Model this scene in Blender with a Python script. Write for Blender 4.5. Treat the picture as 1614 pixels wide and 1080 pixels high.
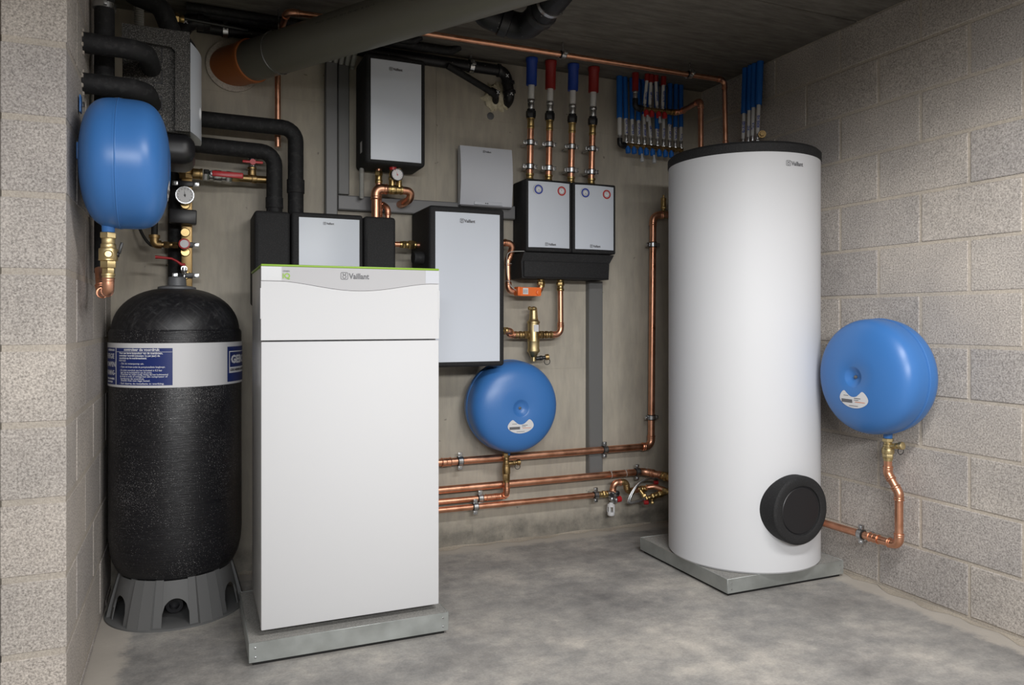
import bpy, bmesh, math, random
from mathutils import Vector as V, Matrix, Quaternion
random.seed(7)
PI = math.pi
scene = bpy.context.scene
for o in list(bpy.data.objects): bpy.data.objects.remove(o)
COL = scene.collection

# ------------------------------------------------------------------ camera
TH = math.atan(505/1190.0)                      # camera looks 23 degrees to the right of the back wall's normal
cam_d = bpy.data.cameras.new('camera'); cam = bpy.data.objects.new('camera', cam_d); COL.objects.link(cam)
cam_d.sensor_width = 36; cam_d.lens = 36*1190/1614.0
cam_d.shift_y = -35/1614.0
cam_d.clip_start = .02
cam.location = (0, 0, 1.108); cam.rotation_euler = (PI/2, 0, -TH)
scene.camera = cam
# ------------------------------------------------------------------ world, lights, exposure
scene.view_settings.view_transform = 'Standard'; scene.view_settings.look = 'None'
scene.view_settings.gamma = 1; scene.view_settings.use_curve_mapping = False
scene.view_settings.exposure = -0.05
w = bpy.data.worlds.new('world'); scene.world = w; w.use_nodes = True
w.node_tree.nodes['Background'].inputs[0].default_value = (.8, .85, 1, 1)
w.node_tree.nodes['Background'].inputs[1].default_value = 0.02
def area(name, loc, target, sx, sy, power, col=(1, 1, 1)):
    d = bpy.data.lights.new(name, 'AREA'); d.shape = 'RECTANGLE'; d.size = sx; d.size_y = sy
    d.energy = power; d.color = col
    o = bpy.data.objects.new(name, d); COL.objects.link(o); o.location = loc
    o.rotation_euler = (V(target)-V(loc)).to_track_quat('-Z', 'Y').to_euler(); return o
area('ceiling_lamp', (1.30, .75, 2.30), (1.30, .752, 0), 1.3, .25, 60, (1, .985, .965))
area('corridor_lamp', (1.0, -1.3, 1.92), (1.0, 3.0, 0.9), .5, .26, 38, (1, .985, .965))
area('fill_strip', (-.15, -1.4, 1.90), (1.7, 3.0, .9), 1.5, .22, 72, (.965, .98, 1))  # added fill, not a known lamp: brightens right wall and tank from the left

# ------------------------------------------------------------------ materials
def mat(name, col, rough=.5, metal=0, spec=.5):
    m = bpy.data.materials.new(name); m.use_nodes = True
    b = m.node_tree.nodes['Principled BSDF']
    b.inputs['Base Color'].default_value = (*col, 1); b.inputs['Roughness'].default_value = rough
    b.inputs['Metallic'].default_value = metal; b.inputs['Specular IOR Level'].default_value = spec
    return m
class NT:
    def __init__(s, m): s.t = m.node_tree; s.b = s.t.nodes['Principled BSDF']; s.tc = s.t.nodes.new('ShaderNodeTexCoord')
    def n(s, ty, **k):
        x = s.t.nodes.new(ty)
        for a, v in k.items(): setattr(x, a, v)
        return x
    def l(s, a, b): s.t.links.new(a, b)
    def coord(s, scale=(1, 1, 1), kind='Object'):
        mp = s.n('ShaderNodeMapping'); mp.inputs['Scale'].default_value = scale
        s.l(s.tc.outputs[kind], mp.inputs[0]); return mp.outputs[0]
    def world(s):
        g = s.n('ShaderNodeNewGeometry'); return g.outputs['Position']
    def noise(s, vec, scale, detail=4, rough=.6):
        x = s.n('ShaderNodeTexNoise'); x.inputs['Scale'].default_value = scale; x.inputs['Detail'].default_value = detail
        x.inputs['Roughness'].default_value = rough; s.l(vec, x.inputs['Vector']); return x.outputs['Fac']
    def ramp(s, fac, stops):
        r = s.n('ShaderNodeValToRGB'); e = r.color_ramp.elements
        while len(e) < len(stops): e.new(.5)
        for i, (p, c) in enumerate(stops):
            e[i].position = p; e[i].color = (*c, 1) if len(c) == 3 else c
        s.l(fac, r.inputs[0]); return r.outputs[0]
    def mix(s, fac, a, b, mode='MIX'):
        x = s.n('ShaderNodeMix', data_type='RGBA', blend_type=mode)
        for i, v in ((0, fac), (6, a), (7, b)):
            if hasattr(v, 'links'): s.l(v, x.inputs[i])
            else: x.inputs[i].default_value = v if i == 0 else (*v, 1)
        return x.outputs[2]
    def math(s, op, a, b=None, clamp=False):
        x = s.n('ShaderNodeMath', operation=op); x.use_clamp = clamp
        for i, v in ((0, a), (1, b)):
            if v is None: continue
            if hasattr(v, 'links'): s.l(v, x.inputs[i])
            else: x.inputs[i].default_value = v
        return x.outputs[0]
    def bump(s, h, strength=.3, dist=.002):
        x = s.n('ShaderNodeBump'); x.inputs['Strength'].default_value = strength; x.inputs['Distance'].default_value = dist
        s.l(h, x.inputs['Height']); s.l(x.outputs[0], s.b.inputs['Normal'])
    def color(s, c): s.l(c, s.b.inputs['Base Color'])
    def rough(s, c): s.l(c, s.b.inputs['Roughness'])

def mk_block(name, a, b, c):
    m = mat(name, b, .92, spec=.2); t = NT(m); P = t.world()
    sp = t.noise(P, 170, 3, .75); big = t.noise(P, 3.2, 3)
    col = t.ramp(sp, [(.30, a), (.5, b), (.68, c)])
    oi = t.n('ShaderNodeObjectInfo')
    tint = t.ramp(oi.outputs['Random'], [(0, (.91, .91, .92)), (.5, (1, .99, .97)), (1, (1.06, 1.04, 1.01))])
    col = t.mix(1, col, tint, 'MULTIPLY')
    col = t.mix(1, col, t.ramp(big, [(.3, (.86, .86, .87)), (.7, (1.1, 1.09, 1.08))]), 'MULTIPLY')
    t.color(col); t.bump(sp, .55, .003); return m
M = {}
M['block'] = mk_block('concrete_block', (.20, .186, .174), (.43, .400, .374), (.62, .583, .55))
M['mortar'] = mk_block('mortar', (.36, .325, .285), (.46, .418, .365), (.55, .505, .445))
M['dust'] = mk_block('pale_dust', (.30, .27, .23), (.37, .335, .285), (.44, .40, .345))

m = mat('cast_concrete', (.24, .22, .19), .85, spec=.25); t = NT(m); P = t.world()
mp = t.n('ShaderNodeMapping'); mp.inputs['Scale'].default_value = (5, 5, 1.0); t.l(P, mp.inputs[0])
str_ = t.noise(mp.outputs[0], 6, 5, .6); big = t.noise(P, 1.7, 4); fine = t.noise(P, 90, 2)
col = t.ramp(big, [(.25, (.34, .312, .262)), (.55, (.42, .386, .326)), (.8, (.49, .453, .388))])
col = t.mix(1, col, t.ramp(str_, [(.3, (.88, .88, .89)), (.65, (1.07, 1.06, 1.04))]), 'MULTIPLY')
spots = t.noise(P, 26, 2, .5)
col = t.mix(t.ramp(spots, [(.72, (0, 0, 0)), (.76, (.6, .6, .6))]), col, (.09, .085, .08))
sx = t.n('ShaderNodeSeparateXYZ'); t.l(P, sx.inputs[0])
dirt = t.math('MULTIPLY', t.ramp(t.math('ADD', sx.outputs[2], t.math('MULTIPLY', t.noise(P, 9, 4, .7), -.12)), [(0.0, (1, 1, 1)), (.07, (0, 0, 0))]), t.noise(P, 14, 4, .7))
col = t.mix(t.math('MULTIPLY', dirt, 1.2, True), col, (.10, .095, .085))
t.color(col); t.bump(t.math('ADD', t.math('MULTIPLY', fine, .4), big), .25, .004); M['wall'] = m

m = mat('ceiling_concrete', (.17, .155, .135), .9, spec=.2); t = NT(m); P = t.world()
mp = t.n('ShaderNodeMapping'); mp.inputs['Scale'].default_value = (1.2, 6, 1); t.l(P, mp.inputs[0])
g = t.noise(mp.outputs[0], 5, 6, .65)
t.color(t.ramp(g, [(.3, (.10, .092, .08)), (.55, (.155, .143, .125)), (.75, (.20, .187, .165))])); t.bump(g, .3, .006); M['ceiling'] = m

m = mat('floor_concrete', (.3, .29, .27), .7, spec=.35); t = NT(m); P = t.world()
a = t.noise(P, 2.1, 9, .66); b = t.noise(P, 13, 8, .75); fine = t.noise(P, 120, 2)
mp = t.n('ShaderNodeMapping'); mp.inputs['Scale'].default_value = (1, 2.2, 1); mp.inputs['Rotation'].default_value = (0, 0, .5); t.l(P, mp.inputs[0])
sw = t.noise(mp.outputs[0], 5, 9, .7)
col = t.ramp(a, [(.34, (.21, .205, .20)), (.5, (.33, .319, .304)), (.66, (.49, .46, .42))])
col = t.mix(1, col, t.ramp(b, [(.3, (.74, .74, .75)), (.7, (1.18, 1.17, 1.15))]), 'MULTIPLY')
col = t.mix(1, col, t.ramp(sw, [(.35, (.86, .87, .88)), (.65, (1.1, 1.09, 1.07))]), 'MULTIPLY')
col = t.mix(1, col, t.ramp(fine, [(.3, (.9, .9, .9)), (.7, (1.08, 1.08, 1.08))]), 'MULTIPLY')
sx = t.n('ShaderNodeSeparateXYZ'); t.l(P, sx.inputs[0])
d1 = t.math('SUBTRACT', 2.64, sx.outputs[0]); d2 = t.math('SUBTRACT', 3.5, sx.outputs[1]); d3 = t.math('ABSOLUTE', t.math('ADD', sx.outputs[0], .305))
dm = t.math('MINIMUM', t.math('MINIMUM', d1, d2), d3)
dm = t.math('ADD', dm, t.math('MULTIPLY', t.noise(P, 9, 10, .8), -.17))
col = t.mix(t.ramp(dm, [(-.0, (.8, .8, .8)), (.035, (0, 0, 0))]), col, (.46, .42, .37))
t.color(col); t.bump(t.math('ADD', b, t.math('MULTIPLY', fine, .5)), .2, .003)
t.rough(t.ramp(a, [(.3, (.5, .5, .5)), (.7, (.8, .8, .8))])); M['floor'] = m

def speck(name, base, hi, scale, rough, lo=.52, hi_p=.66, bump=.4, spec=.4):
    m = mat(name, base, rough, spec=spec); t = NT(m); n = t.noise(t.coord(), scale, 2, .6)
    t.color(t.ramp(n, [(lo, base), (hi_p, hi)])); t.bump(n, bump, .0015); return m
M['epp'] = speck('black_foam_shell', (.013, .013, .014), (.028, .028, .030), 260, .75)
M['epp_grey'] = speck('speckled_foam_shell', (.036, .035, .033), (.22, .21, .197), 340, .8)
M['foam'] = speck('black_pipe_insulation', (.010, .010, .011), (.022, .022, .023), 60, .7, bump=.15)
M['black'] = mat('black_plastic', (.011, .011, .013), .4)
M['blacktar'] = speck('dusty_black_plastic', (.008, .008, .010), (.30, .29, .28), 60, .45, .70, .74, .1)
M['white'] = mat('white_enamel', (.615, .62, .635), .6, spec=.3)
M['casing'] = mat('white_powder_coated_steel', (.52, .53, .54), .3)
M['tankwhite'] = mat('white_tank_jacket', (.63, .638, .66), .55, spec=.35)
M['panel'] = mat('pale_gloss_panel', (.62, .66, .73), .26, spec=.25)
M['ctrl'] = mat('pale_controller_plastic', (.55, .57, .62), .4)
M['silver'] = mat('silver_strip', (.47, .47, .485), .5, spec=.3)
M['green'] = mat('green_trim', (.22, .40, .015), .4)
M['print_grey'] = mat('grey_print', (.12, .12, .13), .5)
M['print_blue'] = mat('blue_print', (.02, .05, .35), .5)
M['print_white'] = mat('white_print', (.72, .73, .76), .5)
M['print_black'] = mat('black_print', (.01, .01, .01), .5)
M['print_orange'] = mat('orange_print', (.7, .2, .05), .5)
M['label'] = mat('white_label', (.66, .66, .67), .45)
M['navy'] = mat('navy_label_field', (.011, .026, .15), .4)
def metal(name, c1, c2, rough, sc=18):
    m = mat(name, c1, rough, 1); t = NT(m); n = t.noise(t.world(), sc, 4, .6)
    t.color(t.ramp(n, [(.3, c1), (.7, c2)])); t.rough(t.ramp(n, [(.3, (rough*.8,)*3), (.7, (rough*1.35,)*3)])); return m
M['copper'] = metal('copper', (.70, .33, .20), (.88, .48, .32), .34)
M['brass'] = metal('brass', (.42, .29, .12), (.62, .46, .21), .34)
M['bronze'] = metal('bronze', (.30, .20, .09), (.46, .32, .15), .42)
M['gold'] = metal('satin_brass', (.55, .43, .22), (.66, .54, .30), .42)
M['steel'] = metal('steel', (.45, .46, .47), (.68, .69, .70), .28)
M['galv'] = metal('galvanised_steel', (.36, .38, .37), (.52, .55, .54), .42, 7)
M['galv'].node_tree.nodes['Principled BSDF'].inputs['Metallic'].default_value = .75
M['fill'] = mk_block('slab_fill', (.20, .20, .195), (.28, .28, .27), (.35, .345, .33))
m = mat('blue_vessel_paint', (.045, .17, .46), .36); M['vessel'] = m
M['pvc'] = mat('grey_pvc', (.135, .130, .108), .45)
M['orange_pvc'] = mat('orange_brown_pvc', (.36, .11, .03), .45)
M['trunk'] = mat('grey_trunking', (.145, .145, .143), .5)
M['trunk_lid'] = mat('grey_trunking_cover', (.165, .165, .168), .45)
M['blue_sleeve'] = mat('blue_sleeve', (.006, .12, .46), .5)
M['navy_sleeve'] = mat('dark_blue_sleeve', (.008, .045, .30), .5)
M['red_sleeve'] = mat('red_sleeve', (.26, .012, .010), .5)
M['red'] = mat('red_plastic', (.45, .02, .025), .35)
M['pex'] = mat('white_pipe', (.62, .62, .61), .4)
M['grey'] = mat('grey_plastic', (.115, .118, .125), .5)
M['corr'] = mat('grey_conduit', (.36, .36, .34), .5)
M['orange'] = mat('orange_plastic', (.82, .16, .02), .4)
M['rubber'] = mat('black_rubber', (.009, .009, .009), .7)
M['clear'] = mat('frosted_cap', (.45, .47, .50), .25)
M['foamfill'] = speck('yellowed_pu_foam', (.50, .45, .32), (.72, .67, .52), 40, .9, .4, .7, .6)
M['green_dark'] = mat('green_handle', (.01, .10, .05), .4)
m = mat('basegrey', (.115, .116, .116), .6); m.name = 'grey_base_plastic'; M['base'] = m
# wound fibre of the black pressure vessel
m = mat('wound_fibre', (.012, .012, .014), .36, spec=.4); t = NT(m)
n1 = t.noise(t.coord((3, 3, 130)), 3, 3, .6); n2 = t.math('ADD', t.noise(t.coord((95, 95, 120)), 3.3, 1, .5), t.math('MULTIPLY', t.math('SUBTRACT', t.noise(t.coord(), 4, 2, .5), .5), .35))
col = t.ramp(n1, [(.35, (.006, .006, .008)), (.75, (.018, .018, .020))])
col = t.mix(t.ramp(n2, [(.664, (0, 0, 0)), (.70, (.6, .6, .6))]), col, (.34, .33, .33))
t.color(col); t.bump(n1, .5, .002); M['fibre'] = m
m = mat('wound_dome', (.02, .02, .022), .45, spec=.5); t = NT(m)
def streak(rot, sc, nsc):
    m1 = t.n('ShaderNodeMapping'); m1.inputs['Rotation'].default_value = rot; t.l(t.tc.outputs['Object'], m1.inputs[0])
    m2 = t.n('ShaderNodeMapping'); m2.inputs['Scale'].default_value = sc; t.l(m1.outputs[0], m2.inputs[0]); return t.noise(m2.outputs[0], nsc, 4, .7)
n1 = streak((.2, .85, .3), (45, 45, 3.0), 1.6); n2 = streak((.1, -.75, -.3), (45, 45, 3.0), 1.4)
col = t.ramp(t.math('MAXIMUM', n1, n2), [(.50, (.010, .010, .012)), (.64, (.030, .030, .032)), (.78, (.085, .083, .085))])
t.color(col); t.bump(n1, .3, .002); M['dome'] = m

# ------------------------------------------------------------------ builders
def bm_(): return bmesh.new()
def root_of(o):
    while o.parent: o = o.parent
    return o
def thing(name, label, cat, loc, group=None):
    o = bpy.data.objects.new(name, None); o.empty_display_size = .05; COL.objects.link(o); o.location = loc
    o['label'] = label; o['category'] = cat
    if group: o['group'] = group
    return o
def tag(o, label, cat, group=None):
    o['label'] = label; o['category'] = cat
    if group: o['group'] = group
    return o
def obj(name, bm, m, parent=None, ang=38, loc=None, label=None):
    bmesh.ops.recalc_face_normals(bm, faces=bm.faces[:])
    base = V(loc) if loc is not None else V((0, 0, 0))
    if parent: base = root_of(parent).location.copy()
    bmesh.ops.translate(bm, vec=-base, verts=bm.verts[:])
    me = bpy.data.meshes.new(name); bm.to_mesh(me); bm.free()
    me.materials.append(M[m] if isinstance(m, str) else m)
    me.shade_smooth(); me.set_sharp_from_angle(angle=math.radians(ang))
    o = bpy.data.objects.new(name, me); COL.objects.link(o)
    if parent: o.parent = parent
    else: o.location = base
    if label: o['label'] = label
    return o
def box(bm, x0, x1, y0, y1, z0, z1, bev=0, seg=2):
    mt = Matrix.Translation(((x0+x1)/2, (y0+y1)/2, (z0+z1)/2)) @ Matrix.Diagonal((abs(x1-x0), abs(y1-y0), abs(z1-z0), 1))
    r = bmesh.ops.create_cube(bm, size=1, matrix=mt)
    if bev > 0:
        es = {e for v in r['verts'] for e in v.link_edges}
        bmesh.ops.bevel(bm, geom=list(es), offset=bev, segments=seg, affect='EDGES', profile=.5)
    return bm
def obox(bm, c, ax, ay, az, sx, sy, sz, bev=0):                 # oriented box
    ax, ay, az = V(ax).normalized(), V(ay).normalized(), V(az).normalized()
    mt = Matrix(((ax.x*sx, ay.x*sy, az.x*sz, c[0]), (ax.y*sx, ay.y*sy, az.y*sz, c[1]), (ax.z*sx, ay.z*sy, az.z*sz, c[2]), (0, 0, 0, 1)))
    r = bmesh.ops.create_cube(bm, size=1, matrix=mt)
    if bev > 0:
        es = {e for v in r['verts'] for e in v.link_edges}
        bmesh.ops.bevel(bm, geom=list(es), offset=bev, segments=2, affect='EDGES', profile=.5)
    return bm
def frame(axis):
    a = V(axis).normalized(); r = V((0, 0, 1)) if abs(a.z) < .9 else V((1, 0, 0))
    u = a.cross(r).normalized(); return a, u, a.cross(u).normalized()
def lathe(bm, o, axis, prof, seg=24, phase=0):                 # prof: (distance along axis, radius)
    a, u, v = frame(axis); o = V(o); rows = []
    for h, r in prof:
        if r <= 1e-6: rows.append([bm.verts.new(o+a*h)])
        else: rows.append([bm.verts.new(o+a*h+(u*math.cos(phase+2*PI*k/seg)+v*math.sin(phase+2*PI*k/seg))*r) for k in range(seg)])
    for A, B in zip(rows, rows[1:]):
        for k in range(seg):
            k2 = (k+1) % seg
            if len(A) == 1 and len(B) == 1: continue
            if len(A) == 1: bm.faces.new((A[0], B[k], B[k2]))
            elif len(B) == 1: bm.faces.new((A[k], A[k2], B[0]))
            else: bm.faces.new((A[k], A[k2], B[k2], B[k]))
    for R in (rows[0], rows[-1]):
        if len(R) > 2: bm.faces.new(R)
    return bm
def ring(bm, o, axis, r0, r1, w, seg=24, bev=.0):              # closed band: inner r0, outer r1, width w, centred
    a, u, v = frame(axis); o = V(o)
    prof = [(-w/2, r0), (-w/2, r1), (w/2, r1), (w/2, r0)]
    rows = [[bm.verts.new(o+a*h+(u*math.cos(2*PI*k/seg)+v*math.sin(2*PI*k/seg))*r) for k in range(seg)] for h, r in prof]
    for i in range(4):
        A, B = rows[i], rows[(i+1) % 4]
        for k in range(seg): bm.faces.new((A[k], A[(k+1) % seg], B[(k+1) % seg], B[k]))
    return bm
def torus(bm, o, axis, R, r, seg=24, ms=8):
    a, u, v = frame(axis); o = V(o)
    rows = [[bm.verts.new(o+(u*math.cos(2*PI*k/seg)+v*math.sin(2*PI*k/seg))*(R+r*math.cos(2*PI*j/ms))+a*r*math.sin(2*PI*j/ms)) for k in range(seg)] for j in range(ms)]
    for j in range(ms):
        A, B = rows[j], rows[(j+1) % ms]
        for k in range(seg): bm.faces.new((A[k], A[(k+1) % seg], B[(k+1) % seg], B[k]))
    return bm
def fillet(pts, R, n=6):
    pts = [V(p) for p in pts]; out = [pts[0]]; corners = []
    for i in range(1, len(pts)-1):
        p = pts[i]; d0 = (p-pts[i-1]); d1 = (pts[i+1]-p); l0, l1 = d0.length, d1.length; d0.normalize(); d1.normalize()
        ang = d0.angle(d1)
        if ang < .03: out.append(p); continue
        cut = min(R*math.tan(ang/2), l0*.49, l1*.49); rr = cut/math.tan(ang/2)
        nrm = (d1-d0*d0.dot(d1)).normalized(); cen = p-d0*cut+nrm*rr
        arc = []
        for k in range(n+1):
            a = ang*k/n; arc.append(cen-nrm*rr*math.cos(a)+d0*rr*math.sin(a))
        out += arc; corners.append((arc, d0, d1))
    out.append(pts[-1]); return out, corners
def sweep(bm, path, r, seg=14, caps=True):
    path = [V(p) for p in path]; n = len(path); T = []
    for i in range(n):
        a = path[max(i-1, 0)]; b = path[min(i+1, n-1)]; T.append((b-a).normalized())
    a, u, v = frame(T[0]); rows = []
    for i in range(n):
        if i:
            q = T[i-1].rotation_difference(T[i]); u = q @ u
        u = (u-T[i]*u.dot(T[i])).normalized(); v = T[i].cross(u)
        rr = r[i] if isinstance(r, (list, tuple)) else r
        rows.append([bm.verts.new(path[i]+(u*math.cos(2*PI*k/seg)+v*math.sin(2*PI*k/seg))*rr) for k in range(seg)])
    for A, B in zip(rows, rows[1:]):
        for k in range(seg): bm.faces.new((A[k], A[(k+1) % seg], B[(k+1) % seg], B[k]))
    if caps: bm.faces.new(rows[0]); bm.faces.new(rows[-1])
    return bm
def tube(bm, pts, r, R=.05, seg=14, n=6):
    p, c = fillet(pts, R, n); sweep(bm, p, r, seg); return c
def bez(p0, p1, p2, p3, n=18):
    p0, p1, p2, p3 = map(V, (p0, p1, p2, p3))
    return [p0*(1-t)**3+p1*3*t*(1-t)**2+p2*3*t*t*(1-t)+p3*t**3 for t in [i/n for i in range(n+1)]]
def prism(bm, poly, f0, f1):                                   # poly of (a,b); f0/f1 map (a,b) to the two end faces
    A = [bm.verts.new(f0(*p)) for p in poly]; B = [bm.verts.new(f1(*p)) for p in poly]
    n = len(poly)
    for i in range(n): bm.faces.new((A[i], A[(i+1) % n], B[(i+1) % n], B[i]))
    bm.faces.new(A); bm.faces.new(B); return bm
def flat(bm, poly, mp):
    bm.faces.new([bm.verts.new(mp(*p)) for p in poly])
def bowed(bm, x0, x1, z0, z1, yf, bulge, th, n=14, rc=0):      # gently convex cover facing -Y
    F = []; B = []
    for i in range(n+1):
        t = i/n; x = x0+(x1-x0)*t; y = yf-bulge*(1-(2*t-1)**2)
        F.append((bm.verts.new((x, y, z0)), bm.verts.new((x, y, z1)))); B.append((bm.verts.new((x, yf+th, z0)), bm.verts.new((x, yf+th, z1))))
    for i in range(n):
        bm.faces.new((F[i][0], F[i+1][0], F[i+1][1], F[i][1])); bm.faces.new((B[i][0], B[i][1], B[i+1][1], B[i+1][0]))
        bm.faces.new((F[i][1], F[i+1][1], B[i+1][1], B[i][1])); bm.faces.new((F[i][0], B[i][0], B[i+1][0], F[i+1][0]))
    bm.faces.new((F[0][0], F[0][1], B[0][1], B[0][0])); bm.faces.new((F[n][0], B[n][0], B[n][1], F[n][1]))
    return bm
def rrect(cx, cy, w, h, r, n=5):
    out = []
    for sx, sy, a0 in ((1, 1, 0), (-1, 1, PI/2), (-1, -1, PI), (1, -1, 3*PI/2)):
        for k in range(n+1):
            a = a0+PI/2*k/n; out.append((cx+sx*(w/2-r)+r*math.cos(a), cy+sy*(h/2-r)+r*math.sin(a)))
    return out
def frame2d(bm, o, i, mp):                                     # flat frame between two outlines with equal vertex count
    A = [bm.verts.new(mp(*p)) for p in o]; B = [bm.verts.new(mp(*p)) for p in i]; n = len(o)
    for k in range(n): bm.faces.new((A[k], A[(k+1) % n], B[(k+1) % n], B[k]))
def circ(cx, cy, r, n=24): return [(cx+r*math.cos(2*PI*k/n), cy+r*math.sin(2*PI*k/n)) for k in range(n)]
def text(bm, s, size, mp, bold=0, align='LEFT', wide=1.0):
    cu = bpy.data.curves.new('t', 'FONT'); cu.body = s; cu.size = size; cu.align_x = align; cu.offset = bold; cu.resolution_u = 2; cu.fill_mode = 'FRONT'
    ob = bpy.data.objects.new('t', cu); COL.objects.link(ob)
    dg = bpy.context.evaluated_depsgraph_get(); me = bpy.data.meshes.new_from_object(ob.evaluated_get(dg))
    vs = [bm.verts.new(mp(v.co.x*wide, v.co.y)) for v in me.vertices]
    for p in me.polygons:
        try: bm.faces.new([vs[i] for i in p.vertices])
        except ValueError: pass
    xs = [v.co.x*wide for v in me.vertices]
    bpy.data.objects.remove(ob); bpy.data.meshes.remove(me); bpy.data.curves.remove(cu)
    return (min(xs), max(xs)) if xs else (0, 0)
def front(x0, y, z0): return lambda a, b: V((x0+a, y, z0+b))   # print on a face that looks towards -Y
def logo(parent, mp, w, m='print_grey', name='logo'):
    """emblem in a rounded square followed by the maker's word, w wide, centred on (0,0)"""
    h = w*.235; bm = bm_(); x = -w/2
    frame2d(bm, rrect(x+h/2, 0, h, h, h*.2), rrect(x+h/2, 0, h*.84, h*.84, h*.14), mp)
    frame2d(bm, circ(x+h/2, -h*.12, h*.26, 16), circ(x+h/2, -h*.12, h*.17, 16), mp)
    for s in (-1, 1):
        flat(bm, [(x+h/2+s*h*.05, h*.12), (x+h/2+s*h*.16, h*.10), (x+h/2+s*h*.27, h*.36), (x+h/2+s*h*.13, h*.36)], mp)
    sz = h*1.02
    text(bm, 'Vaillant', sz, lambda a, b: mp(x+h*1.13+a, b-h*.36), bold=sz*.032, wide=(w-h*1.13)/(sz*3.46))
    return obj(name, bm, m, parent)
def hexnut(bm, o, axis, l, r): lathe(bm, o, axis, [(0, r*.93), (l*.1, r), (l*.9, r), (l, r*.93)], 6)
def stack(bm, p, axis, segs, seg=18):                          # segs: (length, radius, 'hex'|'')
    p = V(p); a = V(axis).normalized()
    for l, r, k in segs:
        if k == 'hex': hexnut(bm, p, a, l, r)
        else: lathe(bm, p, a, [(0, r*.96), (l*.08, r), (l*.92, r), (l, r*.96)], seg)
        p = p+a*l
    return p
def elbow_part(parent, corner, r, m, name='elbow'):
    arc, d0, d1 = corner; bm = bm_(); L = r*1.1
    path = [arc[0]-d0*L]+arc+[arc[-1]+d1*L]
    sweep(bm, path, r*1.13, 16)
    for p, d in ((path[0], d0), (path[-1], d1)):
        torus(bm, p, d, r*1.12, r*.16, 18, 6); torus(bm, p+(d*r*.55 if d is d0 else -d*r*.55), d, r*1.12, r*.1, 18, 6)
    return obj(name, bm, m, parent)
def coupling(parent, p, d, r, m, L=None, name='coupling'):
    L = L or r*2.6; d = V(d).normalized(); p = V(p); bm = bm_()
    lathe(bm, p-d*L/2, d, [(0, r*1.12), (L, r*1.12)], 18)
    for s in (-1, 1): torus(bm, p+d*s*L*.46, d, r*1.13, r*.15, 18, 6)
    torus(bm, p, d, r*1.1, r*.1, 18, 6)
    return obj(name, bm, m, parent)
def pipe_run(name, label, pts, r, m='copper', R=.045, elbows=True, cat='pipe', group=None):
    t = thing(name, label, cat, pts[0], group); bm = bm_(); cs = tube(bm, pts, r, R)
    obj('pipe', bm, m, t)
    if elbows:
        for c in cs: elbow_part(t, c, r, m)
    return t
def clamp(p, axis, r, wall, dist, label, flip=1):
    """two-screw pipe clip with rubber lining on a threaded rod; wall = direction to the fixing surface"""
    a = V(axis).normalized(); wv = V(wall).normalized(); s = a.cross(wv).normalized()*flip; p = V(p)
    t = thing('pipe_clamp', label, 'pipe clamp', p, 'pipe clamps holding the pipes')
    bm = bm_(); ring(bm, p, a, r+.0003, r+.0035, .028, 24); obj('lining', bm, 'rubber', t)
    bm = bm_(); ring(bm, p, a, r+.0035, r+.0065, .020, 24)
    for k in (-1, 1): obox(bm, p+s*k*(r+.014), a, s, wv, .020, .018, .012, .001)
    obj('band', bm, 'steel', t)
    for k in (-1, 1):
        bm = bm_(); c = p+s*k*(r+.015)-wv*.007; hexnut(bm, c-wv*.004, wv, .005, .006); lathe(bm, c, wv, [(0, .0028), (.022, .0028)], 10)
        obj('screw', bm, 'steel', t)
    bm = bm_(); hexnut(bm, p+wv*(r+.004), wv, .009, .008); lathe(bm, p+wv*(r+.005), wv, [(0, .0045), (max(dist-r-.005, .004), .0045)], 10)
    obj('rod', bm, 'steel', t)
    return t
def gauge(parent, c, axis, r, needle=(0, 1), ringmat='steel', face='label', nm='print_black', rim=None):
    a = V(axis).normalized(); c = V(c); up = V((0, 0, 1)); s = up.cross(a).normalized()
    bm = bm_(); lathe(bm, c-a*.022, a, [(0, r*.8), (.004, r), (.026, r), (.030, r*.97), (.030, r*.88), (.024, r*.88)], 28)
    g = obj('gauge_case', bm, ringmat, parent)
    bm = bm_(); lathe(bm, c-a*.002, a, [(0, r*.89), (.005, r*.89)], 28); obj('dial', bm, face, g)
    bm = bm_(); f = c+a*.0045
    mp = lambda x, y: f+s*x+up*y
    nv = V(needle).normalized()
    flat(bm, [(-nv.y*r*.05-nv.x*r*.2, nv.x*r*.05-nv.y*r*.2), (nv.y*r*.05-nv.x*r*.2, -nv.x*r*.05-nv.y*r*.2), (nv.x*r*.62, nv.y*r*.62)], mp)
    lathe(bm, f-a*.001, a, [(0, r*.1), (.003, r*.1)], 10)
    for k in range(11):
        an = math.radians(225-27*k); flat(bm, [(math.cos(an+e)*r*q, math.sin(an+e)*r*q) for e, q in ((-.03, .66), (.03, .66), (.03, .78), (-.03, .78))], mp)
    obj('needle', bm, nm, g)
    if rim:
        bm = bm_(); ring(bm, f, a, r*.66, r*.86, .001, 28); obj('scale_ring', bm, rim, g)
    return g

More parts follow.
